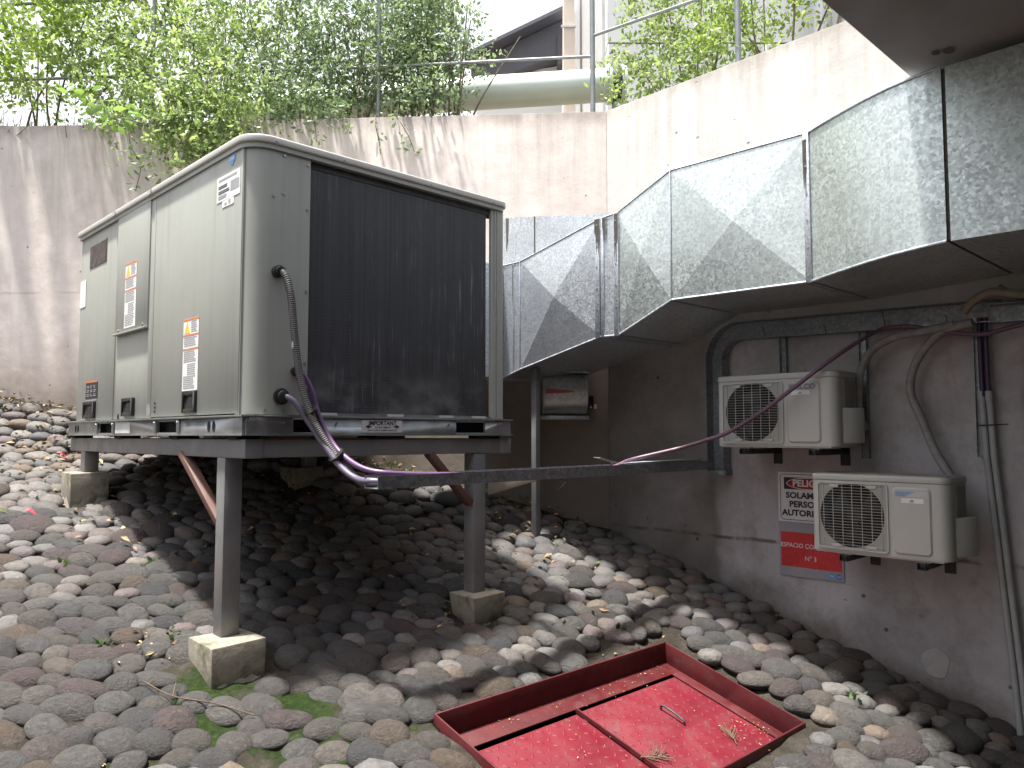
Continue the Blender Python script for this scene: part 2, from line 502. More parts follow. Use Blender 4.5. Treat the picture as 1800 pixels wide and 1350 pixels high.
M['post'] = plain('galvanised_post', (0.22, 0.235, 0.24), 0.45, 0.6, 0.15, 12)
M['bigpipe'] = plain('pale_duct_pipe', (0.52, 0.58, 0.54), 0.42, 0.15, 0.06, 2.5, 0, (0.38, 0.42, 0.4), 0.4)
M['pale_panel'] = plain('pale_metal_cladding', (0.50, 0.52, 0.52), 0.5, 0.1, 0.05, 0.8)
M['gable'] = plain('dark_gable_cladding', (0.095, 0.096, 0.115), 0.5, 0, 0.15, 0.6)
M['white_wall'] = plain('white_render', (0.74, 0.74, 0.72), 0.8, 0, 0.05, 0.5)
M['column'] = plain('warm_column', (0.60, 0.53, 0.46), 0.8, 0, 0.05, 2)
M['earth'] = plain('upper_soil', (0.10, 0.085, 0.06), 0.95, 0, 0.3, 3, 0.6)
M['bark'] = plain('stem_bark', (0.12, 0.095, 0.065), 0.9, 0, 0.3, 30, 0.5)
M['leaf'] = mat_leaf('hedge_leaf', [(0.07, 0.115, 0.05), (0.13, 0.19, 0.08), (0.20, 0.27, 0.12), (0.27, 0.34, 0.16), (0.34, 0.40, 0.23)], 0.55)  # leaf greens here and below are paled to carry the glare
M['leaf_lt'] = mat_leaf('young_leaf', [(0.12, 0.19, 0.05), (0.19, 0.27, 0.075), (0.27, 0.36, 0.12), (0.36, 0.43, 0.18)], 0.55)
M['leaf_md'] = mat_leaf('mid_leaf', [(0.08, 0.15, 0.04), (0.14, 0.23, 0.06), (0.22, 0.33, 0.10)], 0.45)
M['leaf_bl'] = mat_leaf('cool_leaf', [(0.075, 0.115, 0.075), (0.125, 0.18, 0.11), (0.19, 0.255, 0.16), (0.28, 0.34, 0.24)], 0.5)
M['litter'] = mat_litter()
M['petal'] = plain('pink_petal', (0.3, 0.03, 0.06), 0.6)
M['twig'] = plain('dry_twig', (0.10, 0.07, 0.045), 0.9, 0, 0.3, 40)
M['drygrass'] = plain('dry_stalks', (0.15, 0.11, 0.075), 0.9, 0, 0.35, 12)
M['weed'] = mat_leaf('weed_leaf', [(0.02, 0.05, 0.01), (0.045, 0.09, 0.018), (0.09, 0.15, 0.04)], 0.3)
M['tape'] = plain('brown_tape', (0.22, 0.195, 0.155), 0.55, 0, 0.15, 20)
M['patch'] = plain('pale_plaster_patch', (0.40, 0.382, 0.372), 0.9, 0, 0.18, 14, 0.3, (0.26, 0.23, 0.21), 0.6)
M['mastic'] = plain('dark_mastic', (0.075, 0.068, 0.06), 0.8, 0, 0.35, 30, 0.4)
M['paint_red_mark'] = plain('red_paint_mark', (0.42, 0.10, 0.10), 0.5)

# ------------------------------------------------------------------ mesh building
BASE = {}


def tag(o, label=None, cat=None, group=None, kind=None):
    if label:
        o['label'] = label
    if cat:
        o['category'] = cat
    if group:
        o['group'] = group
    if kind:
        o['kind'] = kind
    return o


def thing(name, label, cat, base, group=None):
    o = bpy.data.objects.new(name, None)
    o.empty_display_size = 0.1
    COL.objects.link(o)
    o.location = W(base)
    o.rotation_euler = (0, 0, ROT)
    BASE[o.name] = Vector(base)
    return tag(o, label, cat, group)


def vsub(a, b):
    return Vector(a) - Vector(b)


class MB:
    def __init__(s):
        s.v, s.f, s.mi, s.tone = [], [], [], []
        s.cur = 0
        s.has_tone = False

    def quad(s, a, b, c, d):
        i = len(s.v)
        s.v += [tuple(a), tuple(b), tuple(c), tuple(d)]
        s.f.append((i, i + 1, i + 2, i + 3))
        s.mi.append(s.cur)
        return s

    def tri(s, a, b, c):
        i = len(s.v)
        s.v += [tuple(a), tuple(b), tuple(c)]
        s.f.append((i, i + 1, i + 2))
        s.mi.append(s.cur)
        return s

    def faces(s, verts, faces):
        i = len(s.v)
        s.v += [tuple(p) for p in verts]
        for f in faces:
            s.f.append(tuple(i + k for k in f))
            s.mi.append(s.cur)
        return s

    def box(s, r0, r1, l0, l1, z0, z1):
        vs = [(r, l, z) for z in (z0, z1) for l in (l0, l1) for r in (r0, r1)]
        return s.faces(vs, [(0, 2, 3, 1), (4, 5, 7, 6), (0, 1, 5, 4), (2, 6, 7, 3), (0, 4, 6, 2), (1, 3, 7, 5)])

    def hexa(s, p):
        """8 corners: bottom loop then top loop"""
        return s.faces(p, [(3, 2, 1, 0), (4, 5, 6, 7), (0, 1, 5, 4), (1, 2, 6, 5), (2, 3, 7, 6), (3, 0, 4, 7)])

    def beam(s, a, b, w, h, up=(0, 0, 1)):
        a, b = Vector(a), Vector(b)
        d = (b - a).normalized()
        u = Vector(up)
        x = d.cross(u).normalized() * (w / 2)
        y = x.cross(d).normalized() * (h / 2)
        return s.hexa([a - x - y, a + x - y, b + x - y, b - x - y, a - x + y, a + x + y, b + x + y, b - x + y])

    def prism(s, poly, z0, z1):
        n = len(poly)
        vs = [(r, l, z0) for r, l in poly] + [(r, l, z1) for r, l in poly]
        fs = [tuple(range(n - 1, -1, -1)), tuple(range(n, 2 * n))]
        fs += [(i, (i + 1) % n, n + (i + 1) % n, n + i) for i in range(n)]
        return s.faces(vs, fs)

    def extrude(s, ring_a, ring_b):
        """closed solid between two matching rings of 3-D points"""
        n = len(ring_a)
        fs = [tuple(range(n - 1, -1, -1)), tuple(range(n, 2 * n))]
        fs += [(i, (i + 1) % n, n + (i + 1) % n, n + i) for i in range(n)]
        return s.faces(list(ring_a) + list(ring_b), fs)

    def tube(s, pts, rad, n=8, caps=True, radii=None, ribs=None):
        pts = [Vector(p) for p in pts]
        m = len(pts)
        up = Vector((0.13, 0.21, 0.97))
        rings = []
        for i, p in enumerate(pts):
            d = (pts[min(i + 1, m - 1)] - pts[max(i - 1, 0)])
            if d.length < 1e-9:
                d = Vector((0, 0, 1))
            d.normalize()
            x = d.cross(up)
            if x.length < 1e-4:
                x = d.cross(Vector((1, 0, 0)))
            x.normalize()
            y = d.cross(x)
            up = -x.cross(d) if False else up
            rr = radii[i] if radii else rad
            if ribs and i % 2:
                rr *= ribs
            rings.append([p + x * math.cos(2 * math.pi * k / n) * rr + y * math.sin(2 * math.pi * k / n) * rr for k in range(n)])
        vs = [q for r in rings for q in r]
        fs = []
        for i in range(m - 1):
            for k in range(n):
                k2 = (k + 1) % n
                fs.append((i * n + k, i * n + k2, (i + 1) * n + k2, (i + 1) * n + k))
        if caps:
            fs.append(tuple(range(n - 1, -1, -1)))
            fs.append(tuple((m - 1) * n + k for k in range(n)))
        return s.faces(vs, fs)

    def disc(s, c, u, v, ru, rv=None, n=24):
        rv = rv or ru
        c, u, v = Vector(c), Vector(u), Vector(v)
        return s.faces([c + u * (ru * math.cos(2 * math.pi * k / n)) + v * (rv * math.sin(2 * math.pi * k / n)) for k in range(n)], [tuple(range(n))])

    def cyl(s, a, b, rad, n=16):
        return s.tube([a, b], rad, n)

    def build(s, name, mats, parent=None, base=None, bevel=0.0, seg=2, smooth=None, fix=True, tone=None):
        v = np.array(s.v, dtype=float)
        lo, hi = v.min(0), v.max(0)
        c = Vector(base) if base is not None else Vector(((lo[0] + hi[0]) / 2, (lo[1] + hi[1]) / 2, lo[2] if parent is None else (lo[2] + hi[2]) / 2))
        me = bpy.data.meshes.new(name)
        me.from_pydata((v - np.array(c)).tolist(), [], s.f)
        if not isinstance(mats, (list, tuple)):
            mats = [mats]
        for m in mats:
            me.materials.append(m)
        if len(mats) > 1:
            me.polygons.foreach_set('material_index', s.mi)
        if fix or bevel:
            bm = bmesh.new()
            bm.from_mesh(me)
            if bevel:
                bmesh.ops.remove_doubles(bm, verts=bm.verts, dist=1e-5)
            bmesh.ops.recalc_face_normals(bm, faces=bm.faces)
            if bevel:
                es = [e for e in bm.edges if len(e.link_faces) == 2 and e.calc_face_angle(0) > 0.5]
                bmesh.ops.bevel(bm, geom=es, offset=bevel, segments=seg, affect='EDGES', profile=0.5, clamp_overlap=True)
            bm.to_mesh(me)
            bm.free()
        if tone is not None:
            a = me.attributes.new('tone', 'FLOAT', 'FACE')
            a.data.foreach_set('value', np.asarray(tone, dtype=np.float32))
        if smooth is None and bevel:
            smooth = 40
        if smooth:
            me.polygons.foreach_set('use_smooth', [True] * len(me.polygons))
            me.set_sharp_from_angle(angle=math.radians(smooth))
        me.update()
        o = bpy.data.objects.new(name, me)
        COL.objects.link(o)
        BASE[o.name] = c
        if parent is None:
            o.location = W(c)
            o.rotation_euler = (0, 0, ROT)
        else:
            o.parent = parent
            o.location = c - BASE[parent.name]
        return o


def dup(o, base=None, parent=None, shift=None):
    c = o.copy()
    COL.objects.link(c)
    b = Vector(base) if base is not None else BASE[o.name] + Vector(shift or (0, 0, 0))
    BASE[c.name] = b
    if parent is None:
        c.location = W(b)
    else:
        c.parent = parent
        c.location = b - BASE[parent.name]
    return c


def spline(pts, n=10):
    P = [Vector(p) for p in pts]
    P = [P[0] * 2 - P[1]] + P + [P[-1] * 2 - P[-2]]
    out = []
    for i in range(1, len(P) - 2):
        a, b, c, d = P[i - 1:i + 3]
        for k in range(n):
            t = k / n
            out.append(0.5 * ((2 * b) + (c - a) * t + (2 * a - 5 * b + 4 * c - d) * t * t + (3 * b - a - 3 * c + d) * t ** 3))
    out.append(P[-2])
    return out


FONT = {}


def text(s, size, org, u, v, mat, parent, align='LEFT', bold=0.0, sx=1.0, name='lettering', lift=0.0012):
    cu = bpy.data.curves.new('text', 'FONT')
    cu.body = s
    cu.size = size
    cu.align_x = align
    cu.align_y = 'CENTER'
    cu.offset = bold
    cu.resolution_u = 3
    ob = bpy.data.objects.new('text', cu)
    COL.objects.link(ob)
    dg = bpy.context.evaluated_depsgraph_get()
    me = bpy.data.meshes.new_from_object(ob.evaluated_get(dg))
    bpy.data.objects.remove(ob)
    bpy.data.curves.remove(cu)
    u, v, org = Vector(u), Vector(v), Vector(org)
    nrm = u.cross(v).normalized() * lift
    b = MB()
    vs = [org + u * (p.co.x * sx) + v * p.co.y + nrm for p in me.vertices]
    b.faces(vs, [tuple(p.vertices) for p in me.polygons])
    bpy.data.meshes.remove(me)
    return b.build(name, mat, parent, fix=False)


# back projection of a photo point onto a plane of the place, to read off real coordinates
def ray(u, v):
    dx, dy, dz = (u - 900) / 1384, 1.0, -(v - 675) / 1384
    c, s = math.cos(PITCH), math.sin(PITCH)
    return Vector(rl(dx, c * dy - s * dz, s * dy + c * dz))


def onR(u, v, r):
    d = ray(u, v)
    return d * (r / d[0])


def onL(u, v, l):
    d = ray(u, v)
    return d * (l / d[1])


def onY(u, v, y):
    d = ray(u, v)
    return d * (y / (RY * d[0] + RX * d[1]))


def proj(p):
    x, y, z = RX * p[0] - RY * p[1], RY * p[0] + RX * p[1], p[2]
    c, s = math.cos(PITCH), math.sin(PITCH)
    Y, Zc = c * y + s * z, -s * y + c * z
    if Y < 0.05:
        return None
    return 900 + 1384 * x / Y, 675 - 1384 * Zc / Y, Y


# ------------------------------------------------------------------ ground
WALL_R = 4.18
CORNER_L = 3.38
BACK = [(0.66, 5.34), (-0.6, 5.42), (-1.6, 5.48), (-2.6, 5.56), (-3.6, 5.60), (-4.6, 5.50), (-5.6, 5.15), (-6.6, 4.5), (-7.4, 3.4), (-7.9, 1.5), (-7.9, -1.5), (-7.2, -4.5), (-6.0, -7.0)]  # plan, x/y; the unseen run behind the camera is added to block sky
back_pts = [rl(x, y) for x, y in BACK]
GA, GB, GC = 0.083, 0.307, -2.018


def back_dist(r, l):
    """distance in front of the back wall (approx., along the view direction) and world x"""
    x, y = RX * r - RY * l, RY * r + RX * l
    xs = [p[0] for p in BACK[:9]][::-1]
    ys = [p[1] for p in BACK[:9]][::-1]
    return float(np.interp(x, xs, ys)) - y, x


H_R0, H_R1, H_L0, H_L1 = 1.87, 3.335, 1.62, 2.345


def hp(r, l, h=0.0):
    return (r, l, -1.03 + 0.29 * (l - 2.335) + h)


def gz(r, l):
    z = GA * r + GB * l + GC
    d, x = back_dist(r, l)
    k = min(1, max(0, (0.75 - d) / 0.75))
    k = k * k * (3 - 2 * k)
    e = min(1, max(0, (0.55 - x) / 1.2))
    z += 0.17 * k * e
    # the paving is dressed up to the hatch rim
    dr = max(H_R0 - r, r - H_R1, 0.0)
    dl = max(H_L0 - l, l - H_L1, 0.0)
    w = min(1.0, max(0.0, (0.5 - math.hypot(dr, dl)) / 0.42))
    w = w * w * (3 - 2 * w)
    rr, ll = min(max(r, H_R0), H_R1), min(max(l, H_L0), H_L1)
    return z + w * max(0.0, hp(r, ll, -0.045)[2] + 0.307 * (l - ll) - z)


def moss_at(r, l):
    m = 0.0
    for (cr, cl, rad, a) in ((1.2, 2.92, 0.36, 1.2), (1.45, 2.72, 0.36, 1.2), (1.75, 2.55, 0.3, 1.0), (0.95, 3.0, 0.4, 0.75), (1.05, 2.72, 0.45, 0.9),
                             (1.5, 2.35, 0.5, 0.85), (2.62, 2.55, 0.12, 0.7), (3.02, 2.55, 0.13, 0.9), (1.95, 2.35, 0.2, 0.6), (4.1, 2.4, 0.25, 0.3), (3.9, 1.2, 0.3, 0.35)):
        m = max(m, a * math.exp(-((r - cr) ** 2 + (l - cl) ** 2) / rad ** 2 * 1.2))
    return m


def build_ground():
    b = MB()
    rs = np.arange(-9, 4.60, 0.06)
    ls = np.arange(-4.6, 9.6, 0.06)
    noise = rng.normal(0, 1, (len(rs), len(ls)))
    for _ in range(2):
        noise = (noise + np.roll(noise, 1, 0) + np.roll(noise, -1, 0) + np.roll(noise, 1, 1) + np.roll(noise, -1, 1)) / 2.6
    vs, moss = [], []
    for i, r in enumerate(rs):
        for j, l in enumerate(ls):
            m = moss_at(r, l)
            pit = 0.32 if (H_R0 + 0.02 < r < H_R1 - 0.02 and H_L0 + 0.02 < l < H_L1 - 0.02) else 0.0
            edge = pit == 0 and (H_R0 - 0.05 < r < H_R1 + 0.05 and H_L0 - 0.05 < l < H_L1 + 0.05)
            zz = gz(r, l) + 0.006 * noise[i, j] + 0.03 * min(m, 1) * (0.6 + 0.4 * math.sin(r * 31) * math.sin(l * 27)) - pit
            if edge or pit:
                zz = min(zz, hp(r, l, -0.02)[2])
            vs.append((r, l, zz))
            moss.append(m)
    n = len(ls)
    fs = [(i * n + j, (i + 1) * n + j, (i + 1) * n + j + 1, i * n + j + 1) for i in range(len(rs) - 1) for j in range(n - 1)]
    # skirts so the sheet carries on far outside the yard
    b.faces(vs, fs)
    o = b.build('ground', M['ground'], fix=False, smooth=60, base=(0, 0, 0))
    a = o.data.attributes.new('moss', 'FLOAT', 'POINT')
    a.data.foreach_set('value', np.array(moss, dtype=np.float32))
    return tag(o, kind='structure')


ground = build_ground()
far = MB()
zf = -2.9
far.quad((-120, -120, zf), (120, -120, zf), (120, 120, zf), (-120, 120, zf))
tag(far.build('far_ground', M['earth'], fix=False), kind='structure')

# ------------------------------------------------------------------ walls
wb = MB()
WT = 2.25
wb.box(WALL_R, WALL_R + 0.26, -5.0, CORNER_L - 0.003, -3.2, WT)
side_wall = tag(wb.build('side_wall', M['wall'], base=(WALL_R, CORNER_L, 0), bevel=0.012), 'weathered concrete side wall, painted grey below, bearing the two small condensers', 'wall')

wb = MB()
ring = []
for i, (x, y) in enumerate(BACK):
    if i == 0:
        nx, ny = 0.0, 1.0
    else:
        a, c = BACK[i - 1], BACK[min(i + 1, len(BACK) - 1)]
        tx, ty = c[0] - a[0], c[1] - a[1]
        q = math.hypot(tx, ty)
        nx, ny = ty / q, -tx / q
    ring.append((rl(x, y), rl(x + nx * 0.26, y + ny * 0.26)))
for i in range(len(ring) - 1):
    (f0, k0), (f1, k1) = ring[i], ring[i + 1]
    for (zz, flip) in ((WT, 0),):
        wb.quad((f0[0], f0[1], zz), (f1[0], f1[1], zz), (k1[0], k1[1], zz), (k0[0], k0[1], zz))
    nseg = 6
    wb.quad((f0[0], f0[1], -2.5), (f1[0], f1[1], -2.5), (f1[0], f1[1], WT), (f0[0], f0[1], WT))
    wb.quad((k0[0], k0[1], -2.5), (k1[0], k1[1], -2.5), (k1[0], k1[1], WT), (k0[0], k0[1], WT))
f0, k0 = ring[0]
wb.quad((f0[0], f0[1], -2.5), (k0[0], k0[1], -2.5), (k0[0], k0[1], WT), (f0[0], f0[1], WT))
bw = wb.build('back_wall', M['back'], base=(*rl(0.66, 5.34)[:2], 0), bevel=0.01, smooth=30)
tag(bw, 'curving beige concrete retaining wall with grime streaks under the hedge', 'wall')

# upper terrace behind the walls
ub = MB()
top = [(k[0], k[1]) for f, k in ring]
ub_pts = [(WALL_R + 0.25, -5.0), (WALL_R + 0.25, CORNER_L)] + top[1:] + [rl(-9, -12)[:2], rl(-40, -12)[:2], rl(-40, 60)[:2], rl(60, 60)[:2], rl(60, -30)[:2]]
ub.prism(ub_pts, WT - 0.40, WT - 0.13)
tag(ub.build('upper_ground', M['earth']), kind='structure')

# overhead slab
sb = MB()
sb.box(-7.0, WALL_R - 0.004, -7.0, 1.112, 1.452, 1.95)
slab = sb.build('overhead_slab', M['soffit'], bevel=0.012)
tag(slab, 'dark grey concrete slab overhead whose underside meets the big duct', 'slab')
sb = MB()
for (u, v, s_) in ((1645, 92, 0.022), (1668, 88, 0.03)):
    d = ray(u, v)
    p = d * (1.452 / d[2])
    sb.disc((p[0], p[1], 1.4495), (1, 0, 0), (0, 1, 0), s_, s_ * 0.7, 10)
sb.build('stain', M['mastic'], slab, fix=False)

rb = MB()  # extra wall out of view, added to keep low sky light out
rb.box(-7.0, WALL_R - 0.004, -5.3, -5.0, -3.2, 1.4515)
tag(rb.build('sky_blocking_wall', M['soffit'], bevel=0.01), 'unseen dark concrete wall added behind the camera to block low sky', 'wall')

# plaster patch on the side wall (part of it)
p = onR(1645, 1165, WALL_R)
pb = MB()
pts = []
for k in range(22):
    a = 2 * math.pi * k / 22
    rr = 0.062 * (1 + 0.05 * math.sin(3 * a + 1) + 0.03 * math.sin(5 * a))
    pts.append((p[1] + rr * math.cos(a), p[2] + 1.12 * rr * math.sin(a)))
pb.extrude([(WALL_R - 0.004, y, z) for y, z in pts], [(WALL_R + 0.002, y, z) for y, z in pts])
pb.build('plaster_patch', M['patch'], side_wall)

# ------------------------------------------------------------------ hatch (plane follows the slope along L, level along R)
hatch = thing('floor_hatch', 'red painted steel hatch with two tread plate leaves in the cobbles', 'hatch', hp((H_R0 + H_R1) / 2, (H_L0 + H_L1) / 2, -0.12))


def slant_box(b, r0, r1, l0, l1, h0, h1):
    b.hexa([hp(r0, l0, h0), hp(r1, l0, h0), hp(r1, l1, h0), hp(r0, l1, h0), hp(r0, l0, h1), hp(r1, l0, h1), hp(r1, l1, h1), hp(r0, l1, h1)])


RT = 0.007
for (r0, r1, l0, l1) in ((H_R0, H_R1, H_L1 - RT, H_L1), (H_R0, H_R1, H_L0, H_L0 + RT), (H_R0, H_R0 + RT, H_L0 + RT, H_L1 - RT), (H_R1 - RT, H_R1, H_L0 + RT, H_L1 - RT)):
    b = MB()
    slant_box(b, r0, r1, l0, l1, -0.14, 0.0)
    b.build('rim', M['red_rim'], hatch, bevel=0.0015)
LG = 0.085
for (r0, r1, l0, l1) in ((H_R0 + RT, H_R1 - RT, H_L1 - RT - LG, H_L1 - RT), (H_R0 + RT, H_R1 - RT, H_L0 + RT, H_L0 + RT + 0.05), (H_R0 + RT, H_R0 + RT + LG * 0.8, H_L0 + RT + 0.05, H_L1 - RT - LG),
                         (H_R1 - RT - LG * 0.8, H_R1 - RT, H_L0 + RT + 0.05, H_L1 - RT - LG)):
    b = MB()
    slant_box(b, r0, r1, l0, l1, -0.104, -0.098)
    b.build('ledge', M['red_rim'], hatch, bevel=0.001)
b = MB()
slant_box(b, H_R0 + RT, H_R1 - RT, H_L0 + RT, H_L1 - RT, -0.155, -0.148)
b.build('pit_dark_sheet', M['hole'], hatch)  # black sheet standing in for the shade below the leaf gaps


def tread_leaf(r0, r1, l0, l1, h):
    b = MB()
    slant_box(b, r0, r1, l0, l1, h - 0.012, h)
    leaf = b.build('leaf', M['red'], hatch, bevel=0.002)
    t = MB()
    nr, nl = int((r1 - r0) / 0.044), int((l1 - l0) / 0.044)
    for i in range(nr):
        for j in range(nl):
            cr = r0 + (i + 0.6) * (r1 - r0) / nr
            cl = l0 + (j + 0.6) * (l1 - l0) / nl
            a = math.radians(45 if (i + j) % 2 else -45)
            ux, uy = math.cos(a), math.sin(a)
            L_, W_ = 0.0165, 0.0052
            ring = []
            for k in range(8):
                q = 2 * math.pi * k / 8
                dx, dy = math.cos(q) * L_, math.sin(q) * W_
                ring.append(hp(cr + dx * ux - dy * uy, cl + dx * uy + dy * ux, h + 0.0004))
            tp = [hp(cr + s_ * 0.006 * ux, cl + s_ * 0.006 * uy, h + 0.0042) for s_ in (-1, 1)]
            vs = ring + tp
            t.faces(vs, [(0, 1, 9), (1, 2, 9), (2, 3, 8), (2, 8, 9), (3, 4, 8), (4, 5, 8), (5, 6, 8), (6, 9, 8), (6, 7, 9), (7, 0, 9)])
    o = t.build('tread_pattern', M['red'], leaf, smooth=80)
    tag(o, kind='stuff')
    return leaf


SEAM = 2.545
leaf_a = tread_leaf(H_R0 + 0.085, SEAM - 0.004, H_L0 + 0.05, H_L1 - 0.112, -0.104)
leaf_b = tread_leaf(SEAM + 0.012, H_R1 - 0.085, H_L0 + 0.05, H_L1 - 0.112, -0.099)
b = MB()
slant_box(b, SEAM + 0.001, SEAM + 0.009, H_L0 + 0.06, H_L1 - 0.10, -0.104, -0.086)
b.build('seam_bar', M['red_rim'], hatch)
for (lf, r, l, h) in ((leaf_a, 2.16, 1.83, -0.104), (leaf_b, 2.93, 2.03, -0.099)):
    b = MB()
    A = [hp(r, l + 0.055, h + 0.002), hp(r, l + 0.05, h + 0.022), hp(r, l + 0.0, h + 0.026), hp(r, l - 0.06, h + 0.018), hp(r, l - 0.065, h + 0.002)]
    b.tube(spline(A, 4), 0.005, 6)
    b.build('handle', M['dark'], lf, smooth=60)

# ------------------------------------------------------------------ concrete footings, steel stand
FOOT = [  # r0,r1,l0,l1,ztop,taper at base
    ('squat concrete footing with mossy sides under the front left post', 1.31, 1.535, 3.0, 3.225, -0.812, 0.97, -1.03),
    ('tapered concrete footing narrowing downward below the post beside the hatch', 2.525, 2.735, 2.865, 3.055, -0.775, 0.80, -0.96),
    ('pale concrete footing behind it on the lit cobbles at the far left', 1.31, 1.515, 4.905, 5.09, -0.212, 0.98, -0.43),
    ('shaded concrete footing deep under the middle of the big machine', 2.484, 2.69, 4.53, 4.73, -0.204, 0.85, -0.45)]
FOOT[2] = ('sunlit concrete footing at the far left carrying the shortest visible post',) + FOOT[2][1:]
for (lab, r0, r1, l0, l1, zt, tp, zb) in FOOT:
    b = MB()
    cr, cl = (r0 + r1) / 2, (l0 + l1) / 2
    q = lambda x, c: c + (x - c) * tp
    n = 5
    # gently uneven faces
    b.hexa([(q(r0, cr), q(l0, cl), zb), (q(r1, cr), q(l0, cl), zb), (q(r1, cr), q(l1, cl), zb), (q(r0, cr), q(l1, cl), zb),
            (r0, l0, zt - 0.004), (r1, l0, zt + 0.003), (r1, l1, zt), (r0, l1, zt + 0.002)])
    f = b.build('concrete_footing', M['block'], bevel=0.006)
    tag(f, lab, 'footing', 'concrete footings under the stand')
    # rough mortar squeezed out round the base
    m = MB()
    ring_o, ring_i = [], []
    NN = 28
    for k in range(NN):
        a = 2 * math.pi * k / NN
        ca, sa = math.cos(a), math.sin(a)
        s_ = 1 / max(abs(ca), abs(sa))
        hr, hl = (r1 - r0) / 2, (l1 - l0) / 2
        ro = 1.12 + random.uniform(-0.05, 0.10)
        pr, pl = cr + ca * s_ * hr * ro * tp, cl + sa * s_ * hl * ro * tp
        ring_o.append((pr, pl, gz(pr, pl) - 0.012))
        ro = 0.97
        pr, pl = cr + ca * s_ * hr * ro * tp, cl + sa * s_ * hl * ro * tp
        ring_i.append((pr, pl, gz(pr, pl) + random.uniform(0.01, 0.05)))
    m.faces(ring_o + ring_i, [(i, (i + 1) % NN, NN + (i + 1) % NN, NN + i) for i in range(NN)])
    m.build('mortar_collar', M['mortar'], f, smooth=70)

stand = thing('steel_stand', 'grey welded steel stand on four square posts carrying the big machine', 'stand', (2.1, 4.1, -1.0))
BZ0, BZ1 = -0.092, -0.016
for (a0, a1, b0, b1) in ((1.402, 1.482, 2.95, 5.28), (2.775, 2.853, 2.95, 5.28)):
    b = MB(); b.box(a0, a1, b0, b1, BZ0, BZ1); b.build('beam', M['steel'], stand, bevel=0.004)
for (l0, l1) in ((2.953, 3.03), (5.20, 5.277), (4.0, 4.06)):
    b = MB(); b.box(1.482, 2.775, l0, l1, BZ0 + 0.002, BZ1 - 0.002); b.build('cross_beam', M['steel'], stand, bevel=0.004)
for (r0, l0, zb) in ((1.403, 3.13, -0.812), (2.603, 2.957, -0.775), (1.403, 4.99, -0.212), (2.605, 4.60, -0.204)):
    b = MB(); b.box(r0, r0 + 0.077, l0, l0 + 0.077, zb - 0.002, BZ0); b.build('post', M['steel'], stand, bevel=0.004)
b = MB(); b.beam((1.412, 3.575, -0.08), (1.425, 3.205, -0.36), 0.03, 0.045, (1, 0, 0)); b.build('brace', M['rust'], stand, bevel=0.002)
b = MB(); b.beam((2.33, 2.975, -0.085), (2.60, 2.985, -0.34), 0.032, 0.045, (0, 1, 0)); b.build('brace', M['rust'], stand, bevel=0.002)
for (r, l) in ((1.44, 5.2), (1.44, 4.4), (1.44, 3.65), (1.44, 3.05), (2.7, 2.99), (2.1, 2.99), (2.81, 5.2), (2.81, 4.2)):
    b = MB(); b.box(r - 0.05, r + 0.05, l - 0.05, l + 0.05, -0.016, -0.001) if l > 3 else b.box(r - 0.08, r + 0.08, l - 0.03, l + 0.03, -0.016, -0.001)
    b.build('rubber_pad', M['hole'], stand)

# ------------------------------------------------------------------ the big packaged unit
U0, U1, V0, V1 = 1.40, 2.81, 2.95, 5.17   # R and L extents
unit = thing('air_conditioner', 'large grey green packaged rooftop air conditioner with black coil on steel stand', 'air conditioner', (2.1, 4.05, 0))


def rounded(r0, r1, l0, l1, rad, n=8, only_front=True):
    pts = []
    def arc(cx, cy, a0, rd):
        for k in range(n + 1):
            a = math.radians(a0 + 90 * k / n)
            pts.append((cx + rd * math.cos(a), cy + rd * math.sin(a)))
    arc(r0 + rad, l0 + rad, 180, rad)
    arc(r1 - rad * 0.55, l0 + rad * 0.55, 270, rad * 0.55)
    arc(r1 - 0.02, l1 - 0.02, 0, 0.02)
    arc(r0 + 0.02, l1 - 0.02, 90, 0.02)
    return pts


# base rail with fork pockets
def rail_strip(axis, fixed0, fixed1, a, b_, holes, z0=0.0, z1=0.072):
    b = MB()
    xs = [a]
    for h in holes:
        xs += [h[0], h[1]]
    xs.append(b_)
    def bx(x0, x1, zz0, zz1):
        if axis == 'L':
            b.box(fixed0, fixed1, x0, x1, zz0, zz1)
        else:
            b.box(x0, x1, fixed0, fixed1, zz0, zz1)
    for i in range(0, len(xs), 2):
        bx(xs[i], xs[i + 1], z0, z1)
    for h in holes:
        bx(h[0], h[1], z0, z0 + 0.012)
        bx(h[0], h[1], z1 - 0.009, z1)
    return b


rl1 = rail_strip('L', 1.385, 1.397, 2.945, 5.26, [(3.585, 3.834), (4.46, 4.70)])
rail_l = rl1.build('base_rail', M['rail'], unit, bevel=0.0015)
rl2 = rail_strip('R', 2.935, 2.947, 1.397, 2.835, [(1.60, 1.735), (2.466, 2.655)])
rail_r = rl2.build('base_rail', M['rail'], unit, bevel=0.0015)
b = MB(); b.box(1.375, 1.40, 2.93, 5.265, 0.072, 0.080); b.build('rail_flange', M['rail'], unit, bevel=0.001)
b = MB(); b.box(1.40, 2.85, 2.93, 2.955, 0.0725, 0.0800); b.build('rail_flange', M['rail'], unit, bevel=0.001)
b = MB(); b.box(1.375, 2.84, 2.925, 5.265, -0.002, 0.003); b.build('base_pan_lip', M['rail'], unit)
b = MB(); b.box(2.80, 2.812, 2.95, 5.24, 0.004, 0.07); b.box(1.4, 2.8, 5.235, 5.245, 0.004, 0.07); b.build('base_rail', M['rail'], unit)
b = MB(); b.box(1.43, 2.79, 3.0, 5.2, 0.01, 0.085); b.build('pocket_dark_box', M['hole'], unit)  # black box standing in for the shade inside the fork pockets
